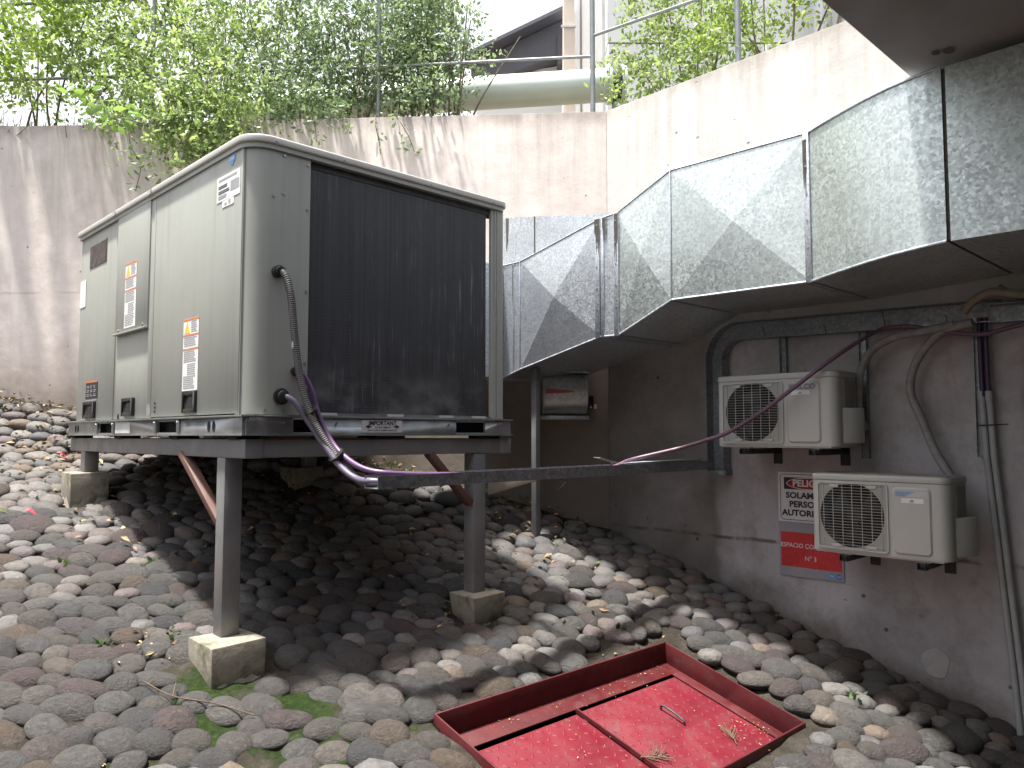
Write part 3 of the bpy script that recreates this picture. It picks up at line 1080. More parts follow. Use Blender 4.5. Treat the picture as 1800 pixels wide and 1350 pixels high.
# round lifting holes: paired dark lens shapes with a tongue between
for l in (3.227, 5.09):
    b = MB()
    for s_ in (-1, 1):
        b.disc((1.3835, l + s_ * 0.024, 0.036), (0, 1, 0), (0, 0, 1), 0.015, 0.024, 14)
    b.build('lifting_hole', M['hole'], rail_l, fix=False)
for l in (3.57, 3.85, 4.445, 4.715):
    b = MB(); b.box(1.377, 1.385, l - 0.013, l + 0.013, 0.008, 0.066)
    b.cyl((1.372, l, 0.056), (1.378, l, 0.056), 0.007, 8)
    b.build('clip', M['rail'], rail_l, bevel=0.002)
b = MB(); b.box(1.3835, 1.385, 4.20, 4.42, 0.010, 0.066); b.build('tape_label', M['ink_lt'], rail_l)

# cabinet panels on the long face
CZ0, CZ1 = 0.083, 1.178
b = MB(); b.box(U0 + 0.012, U1 - 0.05, 3.42, V1 - 0.006, 0.083, CZ1); core = b.build('cabinet_body', M['cab'], unit)
def panel(l0, l1, z0, z1, proud=0.0, name='side_panel'):
    b = MB(); b.box(U0 - proud, U0 + 0.0115, l0, l1, z0, z1)
    return b.build(name, M['cab'], unit, bevel=0.003)
pn_end = panel(4.525, V1, CZ0, CZ1)
pn_up = panel(4.02, 4.493, 0.538, CZ1, 0.010, 'access_panel')
pn_low = panel(4.02, 4.493, CZ0, 0.533, 0.0, 'access_panel')
pn_strip = panel(4.496, 4.522, CZ0, CZ1, -0.003, 'post_strip')
pn_strip2 = panel(3.958, 4.017, CZ0, CZ1, 0.004, 'post_strip')
pn_main = panel(3.012, 3.954, CZ0 + 0.004, CZ1, 0.004, 'service_panel')
b = MB(); b.box(U0 - 0.024, U0 + 0.005, 4.02, 4.493, 0.528, 0.537); b.build('panel_lip', M['cab'], pn_up, bevel=0.001)
for l in (4.08, 4.44):
    b = MB(); b.cyl((U0 - 0.017, l, 0.552), (U0 - 0.008, l, 0.552), 0.008, 8); b.build('bolt', M['rail'], pn_up)
# rounded corner panel
ra = 0.095
path = [(U0, 3.008), (U0, V0 + ra)]
for k in range(1, 10):
    a = math.radians(180 + 90 * k / 10)
    path.append((U0 + ra + ra * math.cos(a), V0 + ra + ra * math.sin(a)))
path += [(U0 + ra, V0), (1.668, V0)]
inner = [(U0 + 0.010, 3.008), (U0 + 0.010, V0 + ra)]
for k in range(1, 10):
    a = math.radians(180 + 90 * k / 10)
    inner.append((U0 + ra + (ra - 0.01) * math.cos(a), V0 + ra + (ra - 0.01) * math.sin(a)))
inner += [(U0 + ra, V0 + 0.010), (1.668, V0 + 0.010)]
b = MB(); b.prism(path + inner[::-1], CZ0, CZ1); corner = b.build('corner_panel', M['cab'], unit, smooth=35)
# coil, right post
b = MB(); b.box(1.672, 2.688, 2.968, 3.01, 0.095, 1.135); coil = b.build('condenser_coil', M['coil'], unit)
b = MB(); b.box(1.672, 2.80, 2.966, 3.02, 1.137, 1.177); b.build('coil_header', M['dark'], unit)
b = MB(); b.box(1.672, 2.80, 2.955, 3.02, 0.081, 0.094); b.build('coil_sill', M['rail'], unit)
for r in (1.77, 2.12, 2.42, 2.63):
    b = MB(); b.box(r - 0.045, r + 0.045, 2.951, 2.9545, 0.084, 0.095); b.build('sill_clip', M['ink_lt'], unit)
pp = [(2.712, V0 + 0.005), (2.76, V0)]
for k in range(0, 7):
    a = math.radians(270 + 90 * k / 6)
    pp.append((U1 - 0.03 + 0.03 * math.cos(a), V0 + 0.03 + 0.03 * math.sin(a)))
pp += [(U1, V0 + 0.085), (U1 - 0.01, V0 + 0.085), (U1 - 0.01, V0 + 0.03), (U1 - 0.03, V0 + 0.012), (2.76, V0 + 0.012), (2.712, V0 + 0.02)]
b = MB(); b.prism(pp, CZ0, CZ1); b.build('corner_post', M['cab'], unit, smooth=35)
for r in (2.735, 2.752):
    b = MB(); b.box(r - 0.003, r + 0.003, V0 - 0.003, V0 + 0.003, CZ0, CZ1); b.build('post_rib', M['cab'], unit)
# inside of the condenser bay so the gap by the post does not look through empty metal
b = MB(); b.box(2.05, 2.08, 3.012, 3.41, 0.09, 1.17); b.build('bay_divider', M['dark'], unit)
# roof
ro = rounded(U0 - 0.022, U1 + 0.016, V0 - 0.022, V1 + 0.03, 0.112)
b = MB(); b.prism(ro, 1.187, 1.219); roof = b.build('roof', M['cab_top'], unit, bevel=0.007, seg=3, smooth=50)
b = MB(); b.prism(rounded(U0 - 0.012, U1 + 0.006, V0 - 0.012, V1 + 0.02, 0.104), 1.168, 1.1875); b.build('roof_skirt', M['cab'], unit, smooth=50)
for l in (4.0, 4.53):
    b = MB()
    b.box(U0 - 0.027, U0 - 0.0215, l - 0.02, l + 0.02, 1.189, 1.213)
    b.build('roof_joint', M['cab_top'], roof)
# screws, each its own piece on shared data
def screws(pts, parent, depth=0.006):
    first = None
    for p in pts:
        if first is None:
            b = MB()
            b.cyl((p[0], p[1], p[2]), (p[0], p[1] + depth, p[2]), 0.0055, 8)
            first = b.build('screw', M['rail'], parent, smooth=40)
            p0 = Vector(p)
        else:
            dup(first, parent=parent, shift=Vector(p) - p0)
screws([(r, V0 - 0.006, z) for (r, z) in ((1.50, 0.978), (1.545, 0.995), (1.545, 1.155), (1.655, 1.14), (1.655, 0.95), (1.655, 0.6), (1.655, 0.3), (1.655, 0.12), (1.56, 0.10), (1.48, 0.10))], corner)

# pull handles
for (l0, l1, z0, z1, par) in ((4.806, 5.0, 0.096, 0.190, pn_end), (4.185, 4.345, 0.098, 0.19, pn_low), (3.408, 3.55, 0.098, 0.194, pn_main)):
    b = MB()
    f = U0 - 0.016
    w = 0.018
    b.box(f, U0 + 0.0, l0, l0 + w, z0, z1); b.box(f, U0, l1 - w, l1, z0, z1)
    b.box(f, U0, l0 + w, l1 - w, z0, z0 + w); b.box(f, U0, l0 + w, l1 - w, z1 - w, z1)
    b.hexa([(f + 0.013, l0 + w, z0 + w), (f + 0.003, l0 + w, z0 + w), (f + 0.003, l1 - w, z0 + w), (f + 0.013, l1 - w, z0 + w),
            (f + 0.0155, l0 + w, z1 - w), (f + 0.012, l0 + w, z1 - w), (f + 0.012, l1 - w, z1 - w), (f + 0.0155, l1 - w, z1 - w)])
    b.build('pull_handle', M['black'], par, bevel=0.002)
# knockouts
b = MB(); b.disc((U0 - 0.0045, 3.986, 0.124), (0, -1, 0), (0, 0, 1), 0.026, 0.03, 20); b.build('knockout', M['ac_side'], pn_strip2, fix=False)
b = MB(); b.disc((U0 - 0.0012, 4.43, 0.094), (0, -1, 0), (0, 0, 1), 0.016, 0.019, 14); b.build('drain_hole', M['hole'], pn_low, fix=False)
for z in (0.112, 0.132, 0.152):
    b = MB(); b.disc((U0 - 0.0055, 3.90, z), (0, -1, 0), (0, 0, 1), 0.012, 0.0065, 12); b.build('vent_hole', M['hole'], pn_main, fix=False)

# stickers
X = U0 - 0.0052
def sticker(l0, l1, z0, z1, par, m='white', x=None, name='sticker'):
    b = MB()
    xx = X if x is None else x
    b.box(xx - 0.0006, xx + 0.0008, l0, l1, z0, z1)
    return b.build(name, M[m], par)
def lines(l0, l1, zs, h, par, m='ink_lt', x=None, ragged=0.25):
    b = MB()
    xx = (X if x is None else x) - 0.0012
    for z in zs:
        e = l0 + (l1 - l0) * random.uniform(0, ragged)
        b.quad((xx, l1, z), (xx, e, z), (xx, e, z + h), (xx, l1, z + h))
    return b.build('print', M[m], par, fix=False)
def warning(l0, l1, z0, z1, par, x=None):
    s_ = sticker(l0, l1, z0, z1, par, 'white', x, 'warning_label')
    xx = (X if x is None else x)
    H = z1 - z0
    b = MB()
    for t in (1.0, 0.785, 0.59):
        zt = z0 + H * t
        b.quad((xx - 0.0012, l1, zt - H * 0.025), (xx - 0.0012, l0, zt - H * 0.025), (xx - 0.0012, l0, zt), (xx - 0.0012, l1, zt))
    b.build('orange_band', M['orange'], s_, fix=False)
    b = MB()
    zt = z0 + H * 0.90
    b.tri((xx - 0.0013, l1 - 0.01, zt - 0.032), (xx - 0.0013, l1 - 0.075, zt - 0.032), (xx - 0.0013, l1 - 0.0425, zt + 0.025))
    b.build('warning_triangle', M['yellow'], s_, fix=False)
    for (a, c, n, ll) in ((0.81, 0.95, 6, l1 - 0.085), (0.62, 0.755, 6, l1 - 0.01), (0.40, 0.56, 7, l1 - 0.01), (0.22, 0.36, 6, l1 - 0.05), (0.03, 0.19, 7, l1 - 0.01)):
        zs = np.linspace(z0 + H * a, z0 + H * c, n)
        lines(l0 + 0.012, ll, zs, 0.0042, s_, 'ink_grey', x)
warning(4.185, 4.35, 0.556, 0.893, pn_up, U0 - 0.0112)
warning(3.405, 3.572, 0.197, 0.518, pn_main)
npl = sticker(3.03, 3.25, 0.985, 1.092, pn_main, 'white', None, 'nameplate')
lines(3.06, 3.235, (1.072,), 0.009, npl, 'ink_grey', None, 0.0)
lines(3.125, 3.235, (1.040, 1.048, 1.026, 1.018), 0.005, npl, 'ink')
lines(3.15, 3.235, (0.995, 1.001, 1.0065), 0.005, npl, 'ink_grey')
b = MB(); b.quad((X - 0.0012, 3.118, 1.012), (X - 0.0012, 3.038, 1.012), (X - 0.0012, 3.038, 1.055), (X - 0.0012, 3.118, 1.055)); b.build('print_block', M['ink_grey'], npl, fix=False)
st2 = sticker(3.085, 3.195, 0.955, 0.983, pn_main)
b = MB(); b.quad((X - 0.0012, 3.135, 0.963), (X - 0.0012, 3.115, 0.963), (X - 0.0012, 3.115, 0.979), (X - 0.0012, 3.135, 0.979)); b.build('print', M['ink_grey'], st2, fix=False)
lines(3.145, 3.175, (0.963, 0.969), 0.003, st2, 'ink_grey')
# blue shield sticker
b = MB(); xx = X - 0.0008
b.faces([(xx, 3.142, 1.158), (xx, 3.078, 1.163), (xx, 3.078, 1.145), (xx, 3.092, 1.128), (xx, 3.105, 1.116), (xx, 3.128, 1.13), (xx, 3.142, 1.143)], [(0, 1, 2, 3, 4, 5, 6)])
shield = b.build('shield_sticker', M['blue'], pn_main, fix=False)
lines(3.085, 3.136, (1.142, 1.149), 0.003, shield, 'white', X - 0.0002, 0.1)
bd = sticker(4.715, 5.0, 0.972, 1.10, pn_end, 'badge', U0 - 0.002, 'badge_plate')
b = MB(); b.box(U0 - 0.0032, U0 - 0.0018, 4.70, 4.708, 0.966, 1.106); b.build('badge_edge', M['rust'], bd)
wl = sticker(4.785, 4.995, 0.205, 0.300, pn_end, 'ink', U0 - 0.002, 'wiring_label')
b = MB(); b.quad((U0 - 0.0034, 4.995, 0.300), (U0 - 0.0034, 4.785, 0.300), (U0 - 0.0034, 4.785, 0.307), (U0 - 0.0034, 4.995, 0.307)); b.build('orange_band', M['orange'], wl, fix=False)
for k in range(3):
    for j in range(3):
        lines(4.80 + 0.062 * k, 4.852 + 0.062 * k, (0.222 + 0.024 * j, 0.231 + 0.024 * j), 0.004, wl, 'ink_grey', U0 - 0.002, 0.5)
lines(4.79, 4.99, (0.197, 0.202), 0.003, pn_end, 'ink_lt', U0 - 0.001, 0.0)
sticker(5.06, 5.165, 0.757, 0.918, pn_end, 'white', U0 - 0.002, 'white_label')

# IMPORTANT label
b = MB(); b.box(1.93, 2.145, 2.9335, 2.9352, 0.012, 0.066); imp = b.build('notice_label', M['ink_lt'], rail_r)
for (s_, size, z, bold) in (('IMPORTANT', 0.027, 0.053, 0.0007), ('DO NOT REMOVE', 0.0105, 0.034, 0.0002), ('ROOF CURB ALIGNMENT BRACKETS', 0.0095, 0.021, 0.0002)):
    text(s_, size, (2.0375, 2.9335, z), (1, 0, 0), (0, 0, 1), M['ink'], imp, 'CENTER', bold, 0.98)
b = MB()
yy = 2.9322
for sgn, r in ((-1, 1.965), (1, 2.11)):
    b.tri((r + sgn * 0.02, yy, 0.038), (r, yy, 0.029), (r, yy, 0.047))
    b.quad((r, yy, 0.035), (r - sgn * 0.013, yy, 0.035), (r - sgn * 0.013, yy, 0.041), (r, yy, 0.041))
b.build('arrow', M['ink'], imp, fix=False)
screws([(r, 2.93, 0.05) for r in (1.555, 1.80, 2.42, 2.74)], rail_r)
screws([(r, V0 - 0.026, 1.2) for r in (1.50, 1.82, 2.30, 2.71)], roof)

# ------------------------------------------------------------------ cables of the unit
def cable(name, pts, rad, m, label, cat='cable', n=10, sm=10, ribs=None, group=None):
    b = MB()
    P = spline(pts, sm)
    if ribs:      # even spacing so the corrugation is regular
        acc = [0.0]
        for p0, p1 in zip(P[:-1], P[1:]):
            acc.append(acc[-1] + (p1 - p0).length)
        k = int(acc[-1] / 0.0042)
        xs = np.linspace(0, acc[-1], k)
        A = np.array(P)
        P = [Vector((np.interp(x, acc, A[:, 0]), np.interp(x, acc, A[:, 1]), np.interp(x, acc, A[:, 2]))) for x in xs]
    b.tube(P, rad, n, ribs=ribs)
    o = b.build(name, M[m], smooth=70 if not ribs else 50)
    return tag(o, label, cat, group)


TL = 2.5    # the tray runs along R at this L
c1 = [onL(485, 478, 2.945), onL(500, 482, 2.91), onL(511, 520, 2.89), onL(518, 590, 2.885), onL(527, 660, 2.88), onL(543, 720, 2.86), onL(568, 770, 2.82), onL(602, 815, 2.76), onL(632, 845, 2.66), onL(656, 849, 2.565), (1.85, 2.56, -0.186), (2.15, 2.56, -0.186)]
flex = cable('flexible_conduit', c1, 0.0165, 'flex', 'grey ribbed flexible conduit drooping from upper hole beside the black coil', 'conduit', 10, 18, ribs=0.86)
b = MB(); q = onL(487, 478, 2.95); b.cyl((q[0], 2.951, q[2]), (q[0], 2.925, q[2]), 0.026, 12); b.cyl((q[0], 2.925, q[2]), (q[0], 2.912, q[2] - 0.002), 0.021, 12); b.build('gland', M['black'], flex, bevel=0.002)
b = MB(); q = onL(514, 606, 2.868); b.disc(q, (1, 0, 0), (0, 0, 1), 0.005, 0.015, 10); b.build('paint_chip', M['white'], flex, fix=False)
c2 = [onL(517, 652, 2.945), onL(530, 655, 2.92), onL(546, 683, 2.90), onL(560, 730, 2.88), onL(580, 772, 2.83), onL(605, 802, 2.75), onL(640, 824, 2.64), onL(685, 832, 2.56), (2.0, 2.55, -0.160), (2.3, 2.545, -0.172), (2.7, 2.54, -0.180), (3.35, 2.54, -0.182)]
purp = cable('power_cable', c2, 0.0115, 'purple', 'bright purple cable curving from the machine into the open tray')
b = MB(); q = onL(518, 653, 2.95); b.cyl((q[0], 2.951, q[2]), (q[0], 2.93, q[2]), 0.020, 12); b.build('gland', M['black'], purp, bevel=0.002)
c3 = [onL(492, 697, 2.945), onL(505, 698, 2.92), onL(522, 712, 2.90), onL(545, 745, 2.87), onL(572, 785, 2.81), onL(600, 822, 2.74), onL(628, 842, 2.66), onL(655, 846, 2.56), (1.85, 2.525, -0.182), (2.15, 2.52, -0.184)]
lil = cable('power_cable', c3, 0.0135, 'lilac', 'pale lilac cable leaving the lowest black gland of the machine')
b = MB(); q = onL(493, 697, 2.95); b.cyl((q[0], 2.951, q[2]), (q[0], 2.934, q[2]), 0.034, 16); b.cyl((q[0], 2.934, q[2]), (q[0], 2.915, q[2]), 0.025, 12); b.build('gland', M['black'], lil, bevel=0.003)
b = MB()
for (u, v, l, rr) in ((548, 722, 2.862, 0.03), (591, 800, 2.775, 0.036)):
    q = onL(u, v, l)
    b.cyl(q + Vector((-0.004, 0, 0.004)), q + Vector((0.004, 0, -0.004)), rr, 12)
b.build('cable_tie', M['black'], flex, smooth=50)

# ------------------------------------------------------------------ cable tray
tray = thing('cable_tray', 'grey galvanised cable tray crossing to the side wall and running up it', 'cable tray', (3.0, TL, -0.2))
def channel(a, b_, width_dir, w, h_dir, h, t=0.003, flip=False):
    """U channel from a to b: base along width_dir, two flanges along h_dir"""
    a, b_, wd, hd = Vector(a), Vector(b_), Vector(width_dir).normalized(), Vector(h_dir).normalized()
    m = MB()
    prof = [(-w / 2, 0), (w / 2, 0), (w / 2, h), (w / 2 - t, h), (w / 2 - t, t), (-w / 2 + t, t), (-w / 2 + t, h), (-w / 2, h)]
    ra_ = [a + wd * x + hd * y for x, y in prof]
    rb_ = [b_ + wd * x + hd * y for x, y in prof]
    n = len(prof)
    fs = [(i, (i + 1) % n, n + (i + 1) % n, n + i) for i in range(n)]
    fs += [(0, 1, 4, 5), (1, 2, 3, 4), (5, 6, 7, 0), (n, n + 1, n + 4, n + 5), (n + 1, n + 2, n + 3, n + 4), (n + 5, n + 6, n + 7, n)]
    return m.faces(ra_ + rb_, fs)
channel((1.715, TL + 0.04, -0.204), (4.06, TL + 0.04, -0.198), (0, 1, 0), 0.09, (0, 0, 1), 0.05).build('tray_run', M['tray'], tray)
channel((4.165, TL + 0.005, -0.215), (4.165, TL + 0.005, 0.44), (0, 1, 0), 0.11, (-1, 0, 0), 0.075).build('tray_riser', M['tray'], tray)
# elbow: curved U piece on the wall
m = MB()
arc = []
cx, cz, R0, R1 = TL - 0.16, 0.44, 0.11, 0.22
for k in range(9):
    a = math.radians(90 * k / 8)
    arc.append((math.cos(a), math.sin(a)))
for (d0, d1, x0, x1) in ((R0, R1, 4.162, 4.165), (R0, R0 + 0.003, 4.09, 4.162), (R1 - 0.003, R1, 4.09, 4.162)):
    for k in range(8):
        (c0, s0), (c1_, s1_) = arc[k], arc[k + 1]
        m.hexa([(x0, cx + d0 * c0, cz + d0 * s0), (x1, cx + d0 * c0, cz + d0 * s0), (x1, cx + d1 * c0, cz + d1 * s0), (x0, cx + d1 * c0, cz + d1 * s0),
                (x0, cx + d0 * c1_, cz + d0 * s1_), (x1, cx + d0 * c1_, cz + d0 * s1_), (x1, cx + d1 * c1_, cz + d1 * s1_), (x0, cx + d1 * c1_, cz + d1 * s1_)])
m.build('tray_elbow', M['tray'], tray, smooth=40)
channel((4.165, TL - 0.16, 0.605), (4.165, 1.02, 0.575), (0, 0, 1), 0.105, (-1, 0, 0), 0.075).build('tray_run', M['tray'], tray)
channel((4.15, 1.06, 0.56), (4.15, -0.4, 0.52), (0, 0, 1), 0.085, (-1, 0, 0), 0.075).build('tray_run', M['tray'], tray)
b = MB(); b.box(4.095, 4.18, TL - 0.055, TL + 0.07, -0.235, -0.205); b.build('tray_foot', M['tray'], tray, bevel=0.002)
for (l, z0, z1) in ((2.10, 0.20, 0.555), (1.66, -0.12, 0.545), (1.125, -0.10, 0.53)):
    channel((4.168, l, z0), (4.168, l, z1), (0, 1, 0), 0.04, (-1, 0, 0), 0.022).build('support_channel', M['tray'], tray)
b = MB(); b.beam((3.28, 2.60, -0.148), (4.02, 2.58, -0.138), 0.07, 0.003); b.beam((3.28, 2.60, -0.146), (3.16, 2.63, -0.115), 0.06, 0.003); b.build('loose_lid', M['galv_old'], tray)
b = MB(); b.tube(spline([(2.74, 2.50, -0.205), (2.76, 2.49, -0.22), (2.70, 2.49, -0.255), (2.72, 2.50, -0.21)], 5), 0.002, 5); b.build('wire_end', M['dark'], tray)

# tape-wrapped bracket on the stand post holding the tray
b = MB(); b.hexa([(2.685, 2.945, -0.30), (2.70, 2.945, -0.30), (2.70, 2.60, -0.212), (2.685, 2.60, -0.212), (2.685, 2.945, -0.21), (2.70, 2.945, -0.21), (2.70, 2.60, -0.206), (2.685, 2.60, -0.206)])
b.build('tray_bracket', M['tape'], tray, bevel=0.002)

# long purple cable from the tray up to the wall tray
c4 = [(2.9, 2.54, -0.178), (3.15, 2.535, -0.166), onR(1110, 808, 3.42), onR(1190, 789, 3.57), onR(1240, 774, 3.65), onR(1280, 760, 3.69), onR(1340, 723, 3.71), onR(1400, 678, 3.73), onR(1450, 640, 3.78), onR(1500, 606, 3.88), onR(1550, 579, 4.02), onR(1600, 574, 4.06), onR(1655, 582, 4.07), onR(1720, 588, 4.08), onR(1770, 577, 4.08), onR(1830, 560, 4.08), onR(1900, 540, 4.09)]
cable('power_cable', c4, 0.0105, 'mauve', 'long dusty mauve cable sagging across the upper small condenser')
b = MB()
for (l, z) in ((1.11, 0.5), (1.085, 0.5)):
    b.tube(spline([(4.135, l, 0.55), (4.13, l, 0.45), (4.135, l, 0.30), (4.135, l - 0.002, 0.18)], 5), 0.011, 8)
o = b.build('cable_pair', M['purple_dk'], smooth=60)
tag(o, 'two dark purple cables dropping from the wall tray into grey pipes', 'cable')
for l, lab in ((1.114, 'grey plastic wall pipe of the pair, the one nearer the lower condenser'), (1.083, 'grey plastic wall pipe of the pair, the one farther from the lower condenser')):
    b = MB(); b.tube([(4.14, l, 0.20), (4.14, l - 0.012, -0.1), (4.14, l - 0.085, -1.05), (4.14, l - 0.115, -1.5)], 0.0145, 10)
    p_ = b.build('wall_pipe', M['pvc'], smooth=60)
    tag(p_, lab, 'pipe', 'grey pipes on the side wall')
    b = MB(); b.tube([(4.14, l + 0.0004, 0.205), (4.14, l - 0.001, 0.16)], 0.0175, 10); b.build('collar', M['pvc'], p_, smooth=60)
    if l > 1.1:
        b = MB(); b.tube([(4.12, l + 0.012, 0.045), (4.12, l - 0.11, 0.05)], 0.003, 6); b.build('tie_wire', M['black'], p_)

i1 = [(4.06, 1.62, 0.03), (4.08, 1.655, 0.10), (4.09, 1.662, 0.21), (4.085, 1.645, 0.33), (4.07, 1.575, 0.435), (4.06, 1.46, 0.485), (4.06, 1.34, 0.50), (4.07, 1.20, 0.52)]
cable('insulated_pipe', i1, 0.021, 'insul', 'tape wrapped pipe arching from the upper condenser to the wall tray', 'pipe', 10, 12, ribs=0.93)
i2 = [(4.07, 1.235, -0.20), (4.09, 1.31, -0.07), (4.10, 1.37, 0.09), (4.10, 1.412, 0.205), (4.10, 1.398, 0.32), (4.09, 1.338, 0.42), (4.08, 1.25, 0.495), (4.07, 1.12, 0.525)]
cable('insulated_pipe', i2, 0.021, 'insul', 'tape wrapped pipe bending down from the wall tray to the lower condenser', 'pipe', 10, 12, ribs=0.93)
i3 = [onR(1695, 548, 4.06), onR(1712, 528, 4.03), onR(1745, 513, 4.0), onR(1790, 517, 4.0), onR(1850, 520, 4.0), onR(1950, 520, 4.0)]
cable('insulated_pipe', i3, 0.02, 'tape', 'beige wrapped pipe looping above the wall tray at its right end', 'pipe', 10, 12, ribs=0.93)
i4 = [onR(1755, 505, 4.12), onR(1790, 520, 4.12), onR(1850, 528, 4.12), onR(1950, 530, 4.12)]
cable('insulated_pipe', i4, 0.016, 'tape', 'thinner beige wrapped pipe lying against the wall above the tray end', 'pipe', 8, 8)
# wire ends sticking out of the tray
for k, (u, v) in enumerate(((1557, 575), (1453, 588), (1667, 572), (1345, 590))):
    q = onR(u, v, 4.09)
    b = MB(); b.tube(spline([q, q + Vector((-0.01, 0.005, 0.04)), q + Vector((-0.012, 0.012, 0.085 if k == 0 else 0.05))], 4), 0.0022, 5)
    b.build('wire_end', M['dark'], tray)

# ------------------------------------------------------------------ ducts
duct = thing('supply_duct', 'stepped galvanised sheet metal duct with creased panels along the side wall', 'duct', (3.8, 2.0, 0.4))
DB = 4.13
stations = [  # L, r_front, r_back, zb, zt; first backs reach the wall to block sun
    (3.64, 3.45, 3.93, 0.365, 1.088), (3.485, 3.45, 4.09, 0.409, 1.090), (2.835, 3.45, 4.12, 0.557, 1.235), (2.712, 3.45, DB, 0.553, 1.243), (2.355, 3.45, DB, 0.708, 1.398), (1.598, 3.45, DB, 0.699, 1.390)]
def duct_solid(a, c, name, m, push=0.012, cross=True, parent=duct):
    (l0, f0, k0, b0, t0), (l1, f1, k1, b1, t1) = a, c
    g = 0.0012
    l0 -= g; l1 += g
    b = MB()
    A = [(f0, l0, b0), (f1, l1, b1), (f1, l1, t1), (f0, l0, t0)]
    K = [(k0, l0, b0), (k1, l1, b1), (k1, l1, t1), (k0, l0, t0)]
    if cross:
        ctr = tuple(sum(p[i] for p in A) / 4 - (push if i == 0 else 0) for i in range(3))
        for i in range(4):
            b.tri(A[i], A[(i + 1) % 4], ctr)
    else:
        b.quad(*A)
    b.quad(*K[::-1])
    for i in range(4):
        j = (i + 1) % 4
        b.quad(A[i], K[i], K[j], A[j])
    o = b.build(name, m, parent, fix=False)
    return o
names = ['galv_old', 'galv_old', 'galv_old', 'galv', 'galv']
pushes = [0.0, 0.042, 0.0, 0.024, 0.028]
for i in range(5):
    duct_solid(stations[i], stations[i + 1], 'duct_section' if i != 2 else 'duct_collar', M[names[i]], pushes[i], i in (1, 3, 4))
# curved offset
b = MB()
NS = 12
prev = None
secs = []
for k in range(NS + 1):
    t = k / NS
    l = 1.596 + (0.972 - 1.596) * t
    f = 3.45 - 0.20 * math.sin(t * math.pi / 2) ** 1.0
    secs.append((l, f, 4.13, 0.699 + (0.737 - 0.699) * t, 1.390 + 0.028 * t))
for a, c in zip(secs[:-1], secs[1:]):
    A = [(a[1], a[0], a[3]), (c[1], c[0], c[3]), (c[1], c[0], c[4]), (a[1], a[0], a[4])]
    K = [(a[2], a[0], a[3]), (c[2], c[0], c[3]), (c[2], c[0], c[4]), (a[2], a[0], a[4])]
    b.quad(*A); b.quad(*K[::-1]); b.quad(A[0], K[0], K[1], A[1]); b.quad(A[3], A[2], K[2], K[3])
curve = b.build('duct_offset', M['galv'], duct, smooth=30)
b = MB(); b.box(3.251, DB, -3.0, 0.958, 0.737, 1.418); b.build('duct_section', M['galv'], duct)
b = MB(); b.box(3.256, DB - 0.005, 0.956, 0.974, 0.741, 1.414); b.build('joint_gasket', M['mastic'], duct)
# short leg back to the machine, widened out of view to block sun
b = MB(); b.prism([(2.83, 3.642), (3.93, 3.642), (3.50, 4.06), (2.83, 4.06)], 0.365, 1.088); b.build('duct_section', M['galv_old'], duct)
# edge beads and standing seams
def bead(p0, p1, r=0.005):
    b = MB(); b.tube([p0, p1], r, 6); return b.build('seam_bead', M['galv_old'], duct, smooth=60)
for a, c in zip(stations[:-1], stations[1:]):
    bead((a[1] - 0.002, a[0], a[3]), (c[1] - 0.002, c[0], c[3]), 0.006)
    bead((a[1], a[0], a[4] + 0.002), (c[1], c[0], c[4] + 0.002), 0.005)
for (o_, q_) in ((3, 0.0), (4, 0.002)):
    b = MB()
    b.tube([(s_[1] - 0.002, s_[0], s_[o_] + q_) for s_ in secs], 0.006, 6)
    b.build('seam_bead', M['galv_old'], duct, smooth=60)
def flange(st, w0, w1, m='galv_old', proud=0.012):
    l, f, k, z0, z1 = st
    b = MB()
    b.box(f - proud, f + 0.01, l + w0, l + w1, z0 - 0.006, z1 + 0.006)
    b.box(f + 0.01, k - 0.05, l + w0, l + w1, z0 - 0.006, z0 - 0.0005)
    return b.build('flange', M[m], duct, bevel=0.002)
flange(stations[1], -0.002, 0.004, proud=0.006)
flange(stations[1], 0.055, 0.061, proud=0.006)
flange(stations[2], 0.0, 0.034)
flange(stations[2], -0.028, -0.006, proud=0.008)
flange(stations[3], -0.012, 0.020)
flange(stations[4], -0.003, 0.004, proud=0.007)
flange(stations[5], -0.004, 0.024, proud=0.011)
def rivets(l, f, z0, z1, n=6):
    b = MB(); b.cyl((f - 0.003, l, z0), (f + 0.001, l, z0), 0.005, 6)
    first = b.build('rivet', M['rail'], duct, smooth=40)
    for k in range(1, n):
        dup(first, parent=duct, shift=(0, 0, (z1 - z0) * k / (n - 1)))
rivets(1.608, 3.439, 0.73, 1.36)
rivets(2.852, 3.438, 0.59, 1.2)
rivets(2.716, 3.438, 0.59, 1.2)
# dark weathered sealant streaks on the joints
def streak(l0, l1, zt, zb, r):
    b = MB()
    n = 9
    top = [(r, l0 + (l1 - l0) * k / n, zt) for k in range(n + 1)]
    bot = [(r, l0 + (l1 - l0) * k / n, zb + (zt - zb) * random.uniform(0, 0.7)) for k in range(n + 1)]
    for k in range(n):
        b.quad(top[k], top[k + 1], bot[k + 1], bot[k])
    return b.build('sealant_streak', M['mastic'], duct, fix=False)
streak(2.832, 2.868, 1.235, 1.02, 3.4365)
streak(2.79, 2.812, 1.235, 1.08, 3.4375)
streak(2.698, 2.726, 1.24, 0.95, 3.4365)
streak(1.604, 1.622, 1.36, 1.05, 3.4375)
streak(3.542, 3.549, 1.08, 0.80, 3.4425)

